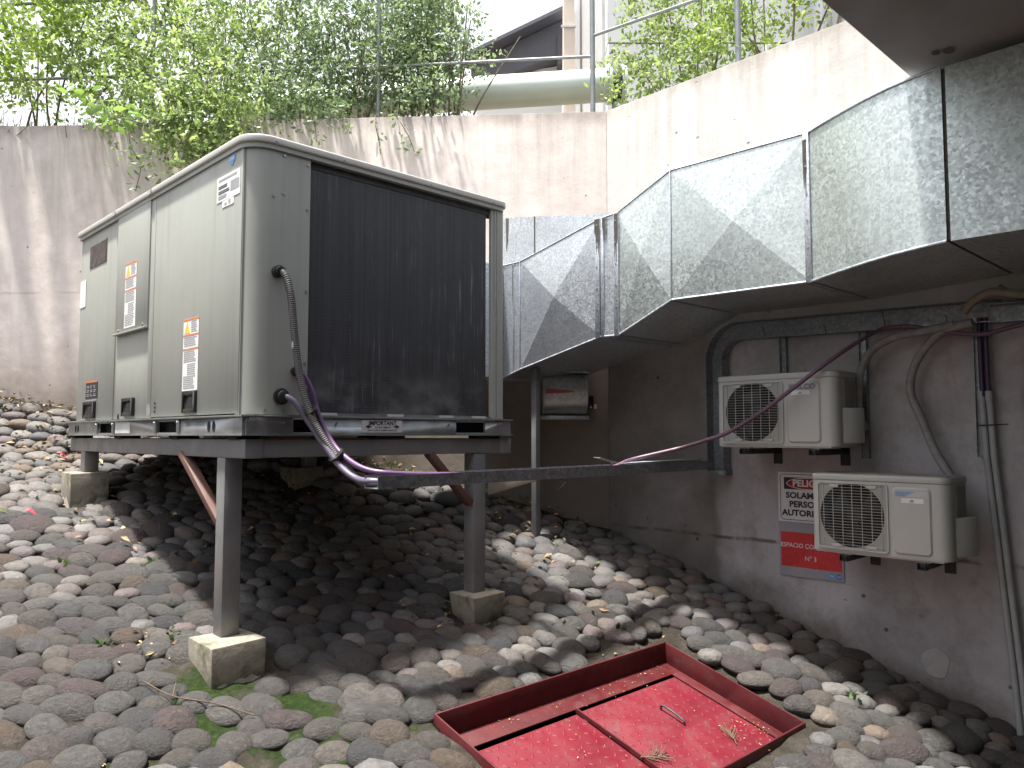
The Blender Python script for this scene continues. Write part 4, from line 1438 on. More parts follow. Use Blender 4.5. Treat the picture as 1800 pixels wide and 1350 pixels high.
# second duct lying behind and above
rd = MB()
rf = 3.60
Tl = [(rf, 3.80, 1.15, 1.462), (rf, 3.503, 1.15, 1.414), (rf, 2.90, 1.262, 1.308)]
ret = thing('return_duct', 'pale return duct showing above the creased supply duct beside the machine', 'duct', (3.7, 3.3, 1.15))
for (r, l0, zb0, zt0), (_, l1, zb1, zt1) in zip(Tl[:-1], Tl[1:]):
    b = MB()
    g = 0.001
    k0, k1 = (3.76, 3.85) if l0 > 3.6 else (3.85, 4.05)
    b.hexa([(r, l0 - g, zb0), (k0, l0 - g, zb0), (k1, l1 + g, zb1), (r, l1 + g, zb1), (r, l0 - g, zt0), (k0, l0 - g, zt0), (k1, l1 + g, zt1), (r, l1 + g, zt1)])
    b.build('duct_section', M['galv_old'], ret)
for l, z0, z1 in ((3.503, 1.15, 1.414), (2.915, 1.262, 1.31)):
    b = MB(); b.box(rf - 0.005, rf + 0.003, l - 0.002, l + 0.003, z0, z1); b.build('seam_bead', M['mastic'] if l > 3.4 else M['galv_old'], ret)
b = MB()
b.quad((rf - 0.002, 3.775, 1.455), (rf - 0.002, 3.745, 1.45), (rf - 0.002, 3.752, 1.3), (rf - 0.002, 3.768, 1.22)); b.build('sealant_streak', M['mastic'], ret, fix=False)

# hood on the back wall below the duct
def bwp(x, y, z):
    return rl(x, y)[0], rl(x, y)[1], z
hood = thing('wall_hood', 'round fronted galvanised vent hood on back wall below the duct', 'vent hood', bwp(0.35, 5.36, 0.1))
prof = []
for k in range(11):
    a = math.radians(90 - 180 * k / 10 * 0.92)
    prof.append((5.30 - 0.17 * math.cos(a) * 1.0, 0.275 + 0.14 * math.sin(a)))
front = [(5.355, 0.414)] + prof + [(5.355, 0.14)]
b = MB(); b.extrude([bwp(0.215, y, z) for y, z in front], [bwp(0.487, y, z) for y, z in front]); drum = b.build('drum', M['galv'], hood, smooth=30)
for x in (0.205, 0.482):
    b = MB(); b.extrude([bwp(x, y - 0.012, z) for y, z in front], [bwp(x + 0.014, y - 0.012, z) for y, z in front]); b.build('end_rim', M['galv_old'], hood, smooth=30)
b = MB(); b.extrude([bwp(0.205, y, z) for y, z in ((5.36, 0.417), (5.22, 0.417), (5.22, 0.60), (5.36, 0.60))], [bwp(0.497, y, z) for y, z in ((5.36, 0.417), (5.22, 0.417), (5.22, 0.60), (5.36, 0.60))]); b.build('neck', M['galv_old'], hood)
b = MB(); b.extrude([bwp(0.185, y, z) for y, z in ((5.36, 0.412), (5.2, 0.412), (5.2, 0.42), (5.36, 0.42))], [bwp(0.52, y, z) for y, z in ((5.36, 0.412), (5.2, 0.412), (5.2, 0.42), (5.36, 0.42))]); b.build('neck_flange', M['galv_old'], hood)
b = MB(); b.extrude([bwp(0.19, y, z) for y, z in ((5.36, 0.105), (5.24, 0.105), (5.24, 0.13), (5.36, 0.13))], [bwp(0.515, y, z) for y, z in ((5.36, 0.105), (5.24, 0.105), (5.24, 0.13), (5.36, 0.13))]); b.build('base_flange', M['galv_old'], hood, bevel=0.002)
b = MB()
mk = []
for k in range(9):
    t = k / 8
    mk.append((0.222 + 0.19 * t, 0.288 - 0.004 * t, 0.017 * (1 - t) ** 0.5))
for a, c in zip(mk[:-1], mk[1:]):
    b.quad(bwp(a[0], 5.127, a[1] - a[2]), bwp(c[0], 5.127, c[1] - c[2]), bwp(c[0], 5.127, c[1] + c[2]), bwp(a[0], 5.127, a[1] + a[2]))
b.build('red_mark', M['paint_red_mark'], drum, fix=False)
sw = thing('switch_box', 'small black switch box with white plug on dark back wall', 'switch box', bwp(0.53, 5.34, 0.2))
b = MB(); b.extrude([bwp(0.515, y, z) for y, z in ((5.345, 0.175), (5.30, 0.175), (5.30, 0.265), (5.345, 0.265))], [bwp(0.55, y, z) for y, z in ((5.345, 0.175), (5.30, 0.175), (5.30, 0.265), (5.345, 0.265))]); b.build('box', M['black'], sw, bevel=0.004)
b = MB(); b.extrude([bwp(0.552, y, z) for y, z in ((5.345, 0.178), (5.315, 0.178), (5.315, 0.208), (5.345, 0.208))], [bwp(0.574, y, z) for y, z in ((5.345, 0.178), (5.315, 0.178), (5.315, 0.208), (5.345, 0.208))]); b.build('plug', M['white'], sw, bevel=0.003)
b = MB(); b.tri(bwp(0.519, 5.2985, 0.181), bwp(0.543, 5.2985, 0.181), bwp(0.531, 5.2985, 0.2)); b.build('sticker', M['white'], sw, fix=False)
# steel prop under the duct
b = MB(); b.box(3.50, 3.54, 3.40, 3.44, gz(3.5, 3.4) - 0.02, 0.42)
tag(b.build('duct_prop', M['steel'], bevel=0.003), 'thin dark steel post propping the duct in front of the vent hood', 'post')

# ------------------------------------------------------------------ small condensers
def plate_hole(b, x, l0, l1, z0, z1, cl, cz, rad, n=48):
    """rectangle in the plane R = x with a round hole"""
    def edge(a):
        ca, sa = math.cos(a), math.sin(a)
        t = 1e9
        if ca > 1e-9: t = min(t, (l1 - cl) / ca)
        if ca < -1e-9: t = min(t, (l0 - cl) / ca)
        if sa > 1e-9: t = min(t, (z1 - cz) / sa)
        if sa < -1e-9: t = min(t, (z0 - cz) / sa)
        return (x, cl + t * ca, cz + t * sa)
    angs = sorted([2 * math.pi * k / n for k in range(n)] + [math.atan2(z - cz, l - cl) % (2 * math.pi) for l in (l0, l1) for z in (z0, z1)])
    m_ = len(angs)
    inn = [(x, cl + rad * math.cos(a), cz + rad * math.sin(a)) for a in angs]
    out = [edge(a) for a in angs]
    b.faces(inn + out, [(i, (i + 1) % m_, m_ + (i + 1) % m_, m_ + i) for i in range(m_)])
    back = [(x + 0.09, p[1], p[2]) for p in inn]
    sh = MB()
    sh.faces([(x + 0.002, p[1], p[2]) for p in inn] + back, [(i, (i + 1) % m_, m_ + (i + 1) % m_, m_ + i) for i in range(m_)])
    return sh


def round_rect(l0, l1, z0, z1, rad, n=5):
    pts = []
    for (cl, cz, a0) in ((l1 - rad, z1 - rad, 0), (l0 + rad, z1 - rad, 90), (l0 + rad, z0 + rad, 180), (l1 - rad, z0 + rad, 270)):
        for k in range(n + 1):
            a = math.radians(a0 + 90 * k / n)
            pts.append((cl + rad * math.cos(a), cz + rad * math.sin(a)))
    return pts


def condenser(label, F, l0, l1, z0, z1, old):
    """F: front plane R; l1 is the fan side"""
    D = 0.235
    c = thing('condenser_unit', label, 'condenser', (F + D / 2, (l0 + l1) / 2, z0), 'small condensers on the side wall')
    Wd, H = l1 - l0, z1 - z0
    gl0, gl1 = l1 - Wd * 0.585, l1 - Wd * 0.045        # grille square
    gz0, gz1 = z0 + H * 0.045, z1 - H * 0.10
    cl, cz = (gl0 + gl1) / 2 + 0.004, (gz0 + gz1) / 2 + 0.004
    rad = min(gl1 - gl0, gz1 - gz0) * 0.475
    b = MB()
    shroud = plate_hole(b, F, gl0 - 0.004, l1 - 0.012, z0 + 0.004, z1 - 0.03, cl, cz, rad)
    b.quad((F, l0 + 0.05, z0 + 0.004), (F, gl0 - 0.004, z0 + 0.004), (F, gl0 - 0.004, z1 - 0.03), (F, l0 + 0.05, z1 - 0.03))
    # rounded service side and plain fan side
    ring = [(F, l0 + 0.05)]
    for k in range(1, 9):
        a = math.radians(90 * k / 8)
        ring.append((F + 0.05 - 0.05 * math.cos(a), l0 + 0.05 - 0.05 * math.sin(a)))
    ring += [(F + D, l0)]
    for a, d in zip(ring[:-1], ring[1:]):
        b.quad((a[0], a[1], z0 + 0.004), (d[0], d[1], z0 + 0.004), (d[0], d[1], z1 - 0.03), (a[0], a[1], z1 - 0.03))
    ring2 = [(F, l1 - 0.012), (F + 0.004, l1 - 0.004), (F + 0.012, l1), (F + D, l1)]
    for a, d in zip(ring2[:-1], ring2[1:]):
        b.quad((a[0], a[1], z0 + 0.004), (d[0], d[1], z0 + 0.004), (d[0], d[1], z1 - 0.03), (a[0], a[1], z1 - 0.03))
    b.quad((F + D, l0, z0 + 0.004), (F + D, l1, z0 + 0.004), (F + D, l1, z1 - 0.03), (F + D, l0, z1 - 0.03))
    body = b.build('body', M['ac'], c, smooth=40)
    shroud.build('fan_shroud', M['fan'], c, smooth=60)  # ring coloured dark to carry the shade inside the opening
    # top lid
    lid = [(F - 0.004, l0 + 0.05)]
    for k in range(1, 9):
        a = math.radians(90 * k / 8)
        lid.append((F + 0.05 - 0.054 * math.cos(a), l0 + 0.05 - 0.054 * math.sin(a)))
    lid += [(F + D + 0.004, l0 - 0.004), (F + D + 0.004, l1 + 0.004), (F + 0.01, l1 + 0.004), (F - 0.004, l1 - 0.008)]
    b = MB(); b.prism(lid, z1 - 0.029, z1)
    b.build('lid', M['ac'], c, bevel=0.004)
    b = MB(); b.prism([(p[0] + (0.012 if p[0] < F + 0.1 else -0.012), p[1] + (0.012 if p[1] < (l0 + l1) / 2 else -0.012)) for p in lid], z1 + 0.0005, z1 + 0.003); b.build('dust_layer', M['ac_top'], c)
    b = MB(); b.box(F + 0.004, F + D - 0.004, l0 + 0.03, l1 - 0.012, z0 - 0.004, z0 + 0.006); b.build('base_pan', M['ac'], c, bevel=0.002)
    # black box for the shade behind the fan, then fan and grille
    b = MB(); b.box(F + 0.088, F + D - 0.01, gl0, l1 - 0.02, z0 + 0.01, z1 - 0.035); b.build('fan_recess_black', M['hole'], c)
    b = MB(); b.cyl((F + 0.03, cl, cz), (F + 0.085, cl, cz), 0.034, 16)
    for k in range(3):
        a0 = 2 * math.pi * k / 3 + (0.4 if old else 1.1)
        pa = []
        for j in range(7):
            t = j / 6
            rr = 0.03 + (rad * 0.93 - 0.03) * t
            w0, w1 = -0.18 - 0.25 * t, 0.32 + 0.42 * t
            pa.append([(F + 0.034 + 0.02 * t, cl + rr * math.cos(a0 + w0), cz + rr * math.sin(a0 + w0)), (F + 0.075, cl + rr * math.cos(a0 + w1), cz + rr * math.sin(a0 + w1))])
        for p0, p1 in zip(pa[:-1], pa[1:]):
            b.quad(p0[0], p0[1], p1[1], p1[0])
    b.build('fan', M['fan'], c, smooth=50, fix=False)
    b = MB()
    fr = round_rect(gl0, gl1, gz0, gz1, 0.018)
    n = len(fr)
    inn = round_rect(gl0 + 0.007, gl1 - 0.007, gz0 + 0.007, gz1 - 0.007, 0.012)
    b.faces([(F - 0.009, a, z) for a, z in fr] + [(F - 0.009, a, z) for a, z in inn], [(i, (i + 1) % n, n + (i + 1) % n, n + i) for i in range(n)])
    b.faces([(F - 0.009, a, z) for a, z in fr] + [(F + 0.001, a, z) for a, z in fr], [(i, (i + 1) % n, n + (i + 1) % n, n + i) for i in range(n)])
    b.faces([(F - 0.009, a, z) for a, z in inn] + [(F + 0.001, a, z) for a, z in inn], [(i, (i + 1) % n, n + (i + 1) % n, n + i) for i in range(n)])
    gf = b.build('grille_frame', M['ac'], c, smooth=40)
    nb_ = 23
    zs = np.linspace(gz0 + 0.010, gz1 - 0.012, nb_)
    b = MB(); b.box(F - 0.0075, F - 0.0035, gl0 + 0.006, gl1 - 0.006, -0.0009, 0.0009)
    bar = b.build('grille_bar', M['ac'], gf, base=(F - 0.005, (gl0 + gl1) / 2, 0), fix=False)
    bar.location = Vector((F - 0.005, (gl0 + gl1) / 2, zs[0])) - BASE[gf.name]
    for z in zs[1:]:
        d = bar.copy(); COL.objects.link(d); d.parent = gf
        d.location = Vector((F - 0.005, (gl0 + gl1) / 2, z)) - BASE[gf.name]
    b = MB(); b.box(F - 0.004, F - 0.0005, -0.0011, 0.0011, gz0 + 0.006, gz1 - 0.006)
    rib = b.build('grille_rib', M['ac'], gf, base=(F - 0.002, 0, (gz0 + gz1) / 2), fix=False)
    ls = np.linspace(gl0 + 0.03, gl1 - 0.03, 7)
    for i, l in enumerate(ls):
        d = rib if i == 0 else rib.copy()
        if i:
            COL.objects.link(d); d.parent = gf
        d.location = Vector((F - 0.002, l, (gz0 + gz1) / 2)) - BASE[gf.name]
    # wide blank tabs in the grille
    for (fl, fz) in ((0.25, 0), (0.78, 0), (0.27, 1), (0.77, 1)):
        ll = gl1 - (gl1 - gl0) * fl
        zz = gz1 - 0.018 if fz == 0 else gz0 + 0.018
        b = MB(); b.box(F - 0.008, F - 0.003, ll - 0.022, ll + 0.022, zz - 0.007, zz + 0.007); b.build('grille_tab', M['ac'], gf, bevel=0.001)
    # moulded service panel
    pl0, pl1 = l0 + Wd * 0.115, l0 + Wd * 0.385
    rr1 = round_rect(pl0, pl1, z0 + H * 0.055, z1 - H * 0.13, 0.022)
    rr2 = round_rect(pl0 + 0.008, pl1 - 0.008, z0 + H * 0.055 + 0.008, z1 - H * 0.13 - 0.008, 0.016)
    n = len(rr1)
    b = MB()
    b.faces([(F - 0.0005, a, z) for a, z in rr1] + [(F - 0.008, a, z) for a, z in rr2], [(i, (i + 1) % n, n + (i + 1) % n, n + i) for i in range(n)])
    b.faces([(F - 0.008, a, z) for a, z in rr2], [tuple(range(n))])
    sp_ = b.build('service_panel', M['ac'], c, smooth=30)
    st = MB(); zc = z1 - H * (0.27 if not old else 0.29); lc = (pl0 + pl1) / 2 + (0.012 if not old else -0.005)
    st.box(F - 0.0092, F - 0.0082, lc - 0.048, lc + 0.048, zc - 0.011, zc + 0.011)
    s_ = st.build('sticker', M['white'], sp_)
    b = MB()
    x = F - 0.0098
    for (a, w, z, h) in ((-0.022, 0.012, -0.006, 0.003), (-0.022, 0.008, 0.0, 0.003)):
        b.quad((x, lc + 0.0 - a * 0 + w, zc + z), (x, lc - 0.006, zc + z), (x, lc - 0.006, zc + z + h), (x, lc + w, zc + z + h))
    b.build('print', M['ink'], s_, fix=False)
    if not old:
        text('PHILCO', 0.036, (F - 0.0082, (pl0 + pl1) / 2 + 0.004, z1 - H * 0.195), (0, -1, 0), (0, 0, 1), M['logo_text'], sp_, 'CENTER', 0.0012, 1.12)
    else:
        b = MB(); b.box(F - 0.0092, F - 0.0082, pl0 + 0.012, pl1 - 0.010, z1 - H * 0.245, z1 - H * 0.175); s2 = b.build('energy_label', M['ink_lt'], sp_)
        b = MB()
        for k in range(4):
            z = z1 - H * 0.235 + k * 0.0055
            b.quad((x, pl1 - 0.016, z), (x, pl1 - 0.06 - 0.012 * k, z), (x, pl1 - 0.06 - 0.012 * k, z + 0.003), (x, pl1 - 0.016, z + 0.003))
        b.build('print', M['blue'], s2, fix=False)
    # side louvre recess and valve cover
    b = MB(); b.box(F + 0.095, F + D - 0.015, l0 - 0.004, l0 + 0.004, z0 + H * 0.52, z1 - 0.04); b.build('side_recess', M['ac_side'], c, bevel=0.002)
    vc = []
    prof = [(F + 0.075, l0 + 0.001), (F + 0.08, l0 - 0.008), (F + 0.12, l0 - 0.035), (F + 0.16, l0 - 0.052), (F + D - 0.03, l0 - 0.054), (F + D - 0.012, l0 - 0.04), (F + D - 0.01, l0 + 0.001)]
    b = MB(); b.prism(prof, z0 + 0.02, z0 + H * 0.52); b.build('valve_cover', M['ac'], c, bevel=0.006, smooth=50)
    # feet
    for l in (l0 + 0.12, l1 - 0.15):
        b = MB(); b.box(F + 0.01, F + 0.05, l - 0.03, l + 0.03, z0 - 0.010, z0 - 0.0045); b.cyl((F + 0.03, l, z0 - 0.02), (F + 0.03, l, z0 + 0.0), 0.007, 8); b.build('foot', M['rail'], c, bevel=0.001)
    return c


def bracket(label, F, l, z):
    t = thing('wall_bracket', label, 'bracket', (4.17, l, z), 'condenser brackets')
    b = MB(); b.box(F - 0.012, WALL_R - 0.004, l - 0.018, l + 0.018, z - 0.040, z - 0.036); b.box(F - 0.012, WALL_R - 0.004, l - 0.018, l - 0.0145, z - 0.036, z - 0.012); b.box(F - 0.012, WALL_R - 0.004, l + 0.0145, l + 0.018, z - 0.036, z - 0.012)
    b.build('arm', M['dark'], t)
    b = MB(); b.box(F + 0.005, F + 0.05, l - 0.025, l + 0.025, z - 0.035, z - 0.010); b.build('rubber_mount', M['black'], t, bevel=0.004)
    b = MB(); b.box(WALL_R - 0.008, WALL_R - 0.003, l - 0.025, l + 0.025, z - 0.10, z + 0.05); b.build('wall_plate', M['dark'], t)
    return t


condenser('cream upper condenser unit with mauve cable hanging across its fan grille', 3.80, 1.655, 2.305, -0.060, 0.316, False)
condenser('cream lower condenser unit overlapping the two warning signs', 3.80, 1.165, 1.785, -0.562, -0.188, True)
bracket('black wall bracket under the fan of the upper condenser', 3.80, 2.155, -0.060)
bracket('black wall bracket under the service side of the upper condenser', 3.80, 1.775, -0.060)
bracket('black wall bracket under the lower condenser, by the red sign', 3.80, 1.635, -0.562)
bracket('black wall bracket under the lower condenser, near the grey pipes', 3.80, 1.285, -0.562)

# ------------------------------------------------------------------ signs
SX = WALL_R - 0.003
sg = thing('danger_sign', 'white danger sign with red oval partly hidden by the lower condenser', 'sign', (SX, 2.0, -0.475))
SL1, SL0, SZ1, SZ0 = 2.157, 1.777, -0.205, -0.478
b = MB(); b.box(SX - 0.004, SX, SL0, SL1, SZ0, SZ1); plate = b.build('plate', M['sign_white'], sg)
def ringline(l0, l1, z0, z1, rad, w, x, m, par, name):
    o_, i_ = round_rect(l0, l1, z0, z1, rad), round_rect(l0 + w, l1 - w, z0 + w, z1 - w, rad - w)
    n = len(o_)
    b = MB(); b.faces([(x, a, z) for a, z in o_] + [(x, a, z) for a, z in i_], [(i, (i + 1) % n, n + (i + 1) % n, n + i) for i in range(n)])
    return b.build(name, m, par, fix=False)
ringline(SL0 + 0.012, SL1 - 0.012, SZ0 + 0.010, SZ1 - 0.010, 0.022, 0.0035, SX - 0.0048, M['ink'], plate, 'border')
b = MB(); b.quad((SX - 0.0046, SL1 - 0.035, SZ1 - 0.094), (SX - 0.0046, SL0 + 0.035, SZ1 - 0.094), (SX - 0.0046, SL0 + 0.035, SZ1 - 0.028), (SX - 0.0046, SL1 - 0.035, SZ1 - 0.028)); b.build('header', M['ink'], plate, fix=False)
sc = (SL0 + SL1) / 2
b = MB(); b.disc((SX - 0.0052, sc, SZ1 - 0.061), (0, -1, 0), (0, 0, 1), 0.141, 0.0335, 40); b.build('oval_border', M['sign_white'], plate, fix=False)
b = MB(); b.disc((SX - 0.0057, sc, SZ1 - 0.061), (0, -1, 0), (0, 0, 1), 0.136, 0.0295, 40); b.build('oval', M['sign_dred'], plate, fix=False)
U_, V_ = (0, -1, 0), (0, 0, 1)
text('PELIGRO', 0.050, (SX - 0.0058, sc, SZ1 - 0.061), U_, V_, M['sign_white'], plate, 'CENTER', 0.0018, 1.06)
for i, s_ in enumerate(('SOLAMENTE', 'PERSONAL', 'AUTORIZADO')):
    text(s_, 0.0445, (SX - 0.0046, sc + 0.005, SZ1 - 0.128 - 0.048 * i), U_, V_, M['ink'], plate, 'CENTER', 0.0018, (1.12, 1.12, 1.12)[i])
sg2 = thing('confined_space_sign', 'red and grey sign with white lettering below the danger sign', 'sign', (SX, 2.0, -0.775))
b = MB(); b.hexa([(SX - 0.005, 1.797, -0.772), (SX, 1.797, -0.772), (SX, 2.157, -0.774), (SX - 0.005, 2.157, -0.774), (SX - 0.005, 1.797, -0.480), (SX, 1.797, -0.480), (SX, 2.157, -0.480), (SX - 0.005, 2.157, -0.480)]); p2 = b.build('plate', M['sign_grey'], sg2)
b = MB(); b.quad((SX - 0.0057, 2.146, -0.722), (SX - 0.0057, 1.806, -0.722), (SX - 0.0057, 1.806, -0.534), (SX - 0.0057, 2.146, -0.534)); b.build('red_field', M['sign_red'], p2, fix=False)
text('ESPACIO CONFINADO', 0.034, (SX - 0.0058, 1.976, -0.606), U_, V_, M['sign_white'], p2, 'CENTER', 0.0003, 0.98)
text('N° 3', 0.034, (SX - 0.0058, 1.976, -0.672), U_, V_, M['sign_white'], p2, 'CENTER', 0.0003, 1.0)
for l, m in ((1.862, 'blue'), (1.822, 'logo_blue')):
    b = MB(); b.disc((SX - 0.006, l, -0.748), U_, V_, 0.0165, 0.0165, 22); em = b.build('emblem', M[m], p2, fix=False)
    b = MB()
    for k in range(5):
        t0, t1 = -0.011 + 0.0044 * k, -0.011 + 0.0044 * (k + 1)
        z0, z1 = -0.748 + 0.004 * math.sin(k * 1.7), -0.748 + 0.004 * math.sin((k + 1) * 1.7)
        b.quad((SX - 0.0068, l - t0, z0 - 0.002), (SX - 0.0068, l - t1, z1 - 0.002), (SX - 0.0068, l - t1, z1 + 0.002), (SX - 0.0068, l - t0, z0 + 0.002))
    b.build('emblem_wave', M['sign_white'], em, fix=False)

# ------------------------------------------------------------------ cobbles
def ico_variant(seed, sub):
    bm = bmesh.new()
    bmesh.ops.create_icosphere(bm, subdivisions=sub, radius=1)
    rs = np.random.default_rng(seed)
    dirs = rs.normal(0, 1, (7, 3)); dirs /= np.linalg.norm(dirs, axis=1)[:, None]
    amp = rs.uniform(-0.15, 0.15, 7)
    frq = rs.uniform(1.5, 3.2, 7)
    ph = rs.uniform(0, 6, 7)
    pw = rs.uniform(0.86, 1.0)
    for v in bm.verts:
        p = np.array(v.co)
        q = np.sign(p) * np.abs(p) ** pw
        k = 1 + sum(a * math.sin(f * p.dot(d) + h) for a, f, d, h in zip(amp, frq, dirs, ph)) * 0.75
        q = q * k
        v.co = q
    me = bpy.data.meshes.new('cobblestone')
    bm.to_mesh(me); bm.free()
    me.polygons.foreach_set('use_smooth', [True] * len(me.polygons))
    me.materials.append(M['stone'])
    return me


slope_n = Vector((-GA, -GB, 1)).normalized()
ex = Vector((RX, -RY, 0))               # world x written in (R, L)
ex = (ex - slope_n * ex.dot(slope_n)).normalized()
ey = slope_n.cross(ex)


def stone_layout():
    ST = 1.22   # stones are longer across the slope of view than deep
    xs0, xs1, ys0, ys1 = -5.2, 3.4, 1.6, 6.1
    # work in plan x (world) / y (world)
    area = (xs1 - xs0) * (ys1 - ys0) * ST
    pts, rad = [], []
    tot = 0
    while tot < area * 1.03:
        u = rng.random()
        r = 0.5 * (0.106 + 0.052 * u if u < 0.87 else 0.140 + 0.04 * rng.random())
        pts.append((rng.uniform(xs0, xs1), rng.uniform(ys0, ys1) * ST)); rad.append(r)
        tot += math.pi * r * r
    P = np.array(pts); R_ = np.array(rad)
    for it in range(160):
        # grid-free relaxation in strips
        order = np.argsort(P[:, 0]); P = P[order]; R_ = R_[order]
        mv = np.zeros_like(P)
        n = len(P)
        for off in range(1, 200):
            a, c = P[:-off], P[off:]
            d = c - a
            far_ = d[:, 0] > 0.20
            if far_.all():
                break
            dist = np.hypot(d[:, 0], d[:, 1]) + 1e-9
            ov = (R_[:-off] + R_[off:]) * 0.955 - dist
            k = np.where((ov > 0) & ~far_, ov * 0.34, 0)[:, None] * d / dist[:, None]
            mv[:-off] -= k; mv[off:] += k
        P = P + mv
    P[:, 1] /= ST
    return P, R_, ST


SP, SR, ST = stone_layout()
stones = []
for (x, y), r in zip(SP, SR):
    R_, L_, _ = rl(x, y)
    if R_ > WALL_R - 0.03:
        continue
    d, _ = back_dist(R_, L_)
    if d < 0.10:
        continue
    if H_R0 - r * 1.08 < R_ < H_R1 + r * 1.08 and H_L0 - r * 1.08 < L_ < H_L1 + r * 1.08:
        continue
    skip = False
    for (lab, r0, r1, l0, l1, zt, tp, zb) in FOOT:
        if r0 - r * 0.55 < R_ < r1 + r * 0.55 and l0 - r * 0.55 < L_ < l1 + r * 0.55:
            skip = True
    if skip:
        continue
    if moss_at(R_, L_) > 0.72 and rng.random() < 0.22:
        continue
    q = proj((R_, L_, gz(R_, L_)))
    if q is None or not (-160 < q[0] < 1960 and q[1] < 1480):
        continue
    inside = -20 < q[0] < 1820 and q[1] < 1370
    stones.append((r / q[2] * (1 if inside else 0.25), R_, L_, r))
stones.sort(reverse=True)
big = [ico_variant(s_, 3) for s_ in range(100, 118)]
tmpl = [ico_variant(s_, 2) for s_ in range(200, 212)]
tm_np = []
for me in tmpl:
    co = np.zeros(len(me.vertices) * 3); me.vertices.foreach_get('co', co)
    tm_np.append((co.reshape(-1, 3), [tuple(p.vertices) for p in me.polygons]))
gm_v, gm_f, gm_t = [], [], []
for i, (sz, R_, L_, r) in enumerate(stones):
    ang = random.gauss(0, 0.4)
    a = r * random.uniform(1.04, 1.2)
    bb = r / ST * random.uniform(1.02, 1.18)
    cc = min(a, bb) * random.uniform(0.55, 0.69)
    moss = moss_at(R_, L_)
    z = gz(R_, L_)
    cpos = Vector((R_, L_, z)) + slope_n * (cc * random.uniform(0.16, 0.36) - 0.003)
    # tilt a little
    nn = (slope_n + ex * random.gauss(0, 0.05) + ey * random.gauss(0, 0.05)).normalized()
    x_ = (ex * math.cos(ang) + ey * math.sin(ang)); x_ = (x_ - nn * x_.dot(nn)).normalized()
    y_ = nn.cross(x_)
    mat3 = Matrix((x_ * a, y_ * bb, nn * cc)).transposed()
    if i < 300:
        o = bpy.data.objects.new('cobblestone', big[random.randrange(len(big))])
        COL.objects.link(o)
        o.parent = ground
        q = Matrix((x_, y_, nn)).transposed()
        o.matrix_local = Matrix.Translation(cpos) @ (q.to_4x4() @ Matrix.Diagonal((a, bb, cc, 1)))
    else:
        v, f = tm_np[random.randrange(len(tm_np))]
        m3 = np.array(mat3)
        base_i = len(gm_v) and sum(len(x) for x in gm_v)
        gm_v.append(v @ m3.T + np.array(cpos))
        gm_f += [tuple(base_i + k for k in ff) for ff in f]
        gm_t += [random.random()] * len(f)
if gm_v:
    me = bpy.data.meshes.new('cobblestones')
    allv = np.concatenate(gm_v)
    me.from_pydata(allv.tolist(), [], gm_f)
    # soften texture scale: stones here share one object, so the tone and grain come from the attribute
    at_ = me.attributes.new('tone', 'FLOAT', 'FACE'); at_.data.foreach_set('value', np.array(gm_t, dtype=np.float32))
    me.polygons.foreach_set('use_smooth', [True] * len(me.polygons))
    ms = mat_stone(); ms.name = 'cobble_stone_far'
    for nd in ms.node_tree.nodes:
        if nd.type == 'TEX_NOISE':
            nd.inputs['Scale'].default_value *= 11
        if nd.type == 'BUMP':
            nd.inputs['Distance'].default_value *= 0.09
    me.materials.append(ms)
    o = bpy.data.objects.new('cobblestones', me); COL.objects.link(o); o.parent = ground
    tag(o, kind='stuff')

# ------------------------------------------------------------------ foliage
def leaf_cloud(centres, size, spread, per, tone_fn=None, droop=0.25, twig=0.16):
    """sprays of small folded leaves set along short twigs; returns verts, faces, tones as arrays"""
    V, T = [], []
    for c in centres:
        d = rng.normal(0, 1, 3); d[2] = d[2] * 0.6 - droop; d /= np.linalg.norm(d)
        ln = twig * rng.uniform(0.6, 1.5)
        tn = rng.random()
        side = np.cross(d, rng.normal(0, 1, 3)); side /= np.linalg.norm(side) + 1e-9
        for k in range(per):
            t = (k + 0.5) / per
            p = c + d * (ln * t) + rng.normal(0, spread, 3)
            s = size * rng.uniform(0.6, 1.35)
            ax = (side * (1 if k % 2 else -1) + d * 0.55 + rng.normal(0, 0.35, 3)); ax /= np.linalg.norm(ax)
            w = np.cross(ax, rng.normal(0, 1, 3) + np.array([0, 0, 1.2])); w /= np.linalg.norm(w) + 1e-9
            nrm = np.cross(ax, w)
            V.append([p, p + ax * s * 0.45 + w * s * 0.27 + nrm * s * 0.06, p + ax * s - nrm * s * 0.08, p + ax * s * 0.45 - w * s * 0.27 + nrm * s * 0.06])
            T.append(min(0.999, max(0, tn * 0.7 + rng.random() * 0.3)))
    V = np.array(V).reshape(-1, 3)
    n = len(V) // 4
    i = np.arange(n)[:, None] * 4
    F = np.concatenate([i + np.array([[0, 1, 2]]), i + np.array([[0, 2, 3]])], 1).reshape(-1, 3)
    return V, F, np.repeat(np.array(T), 2)


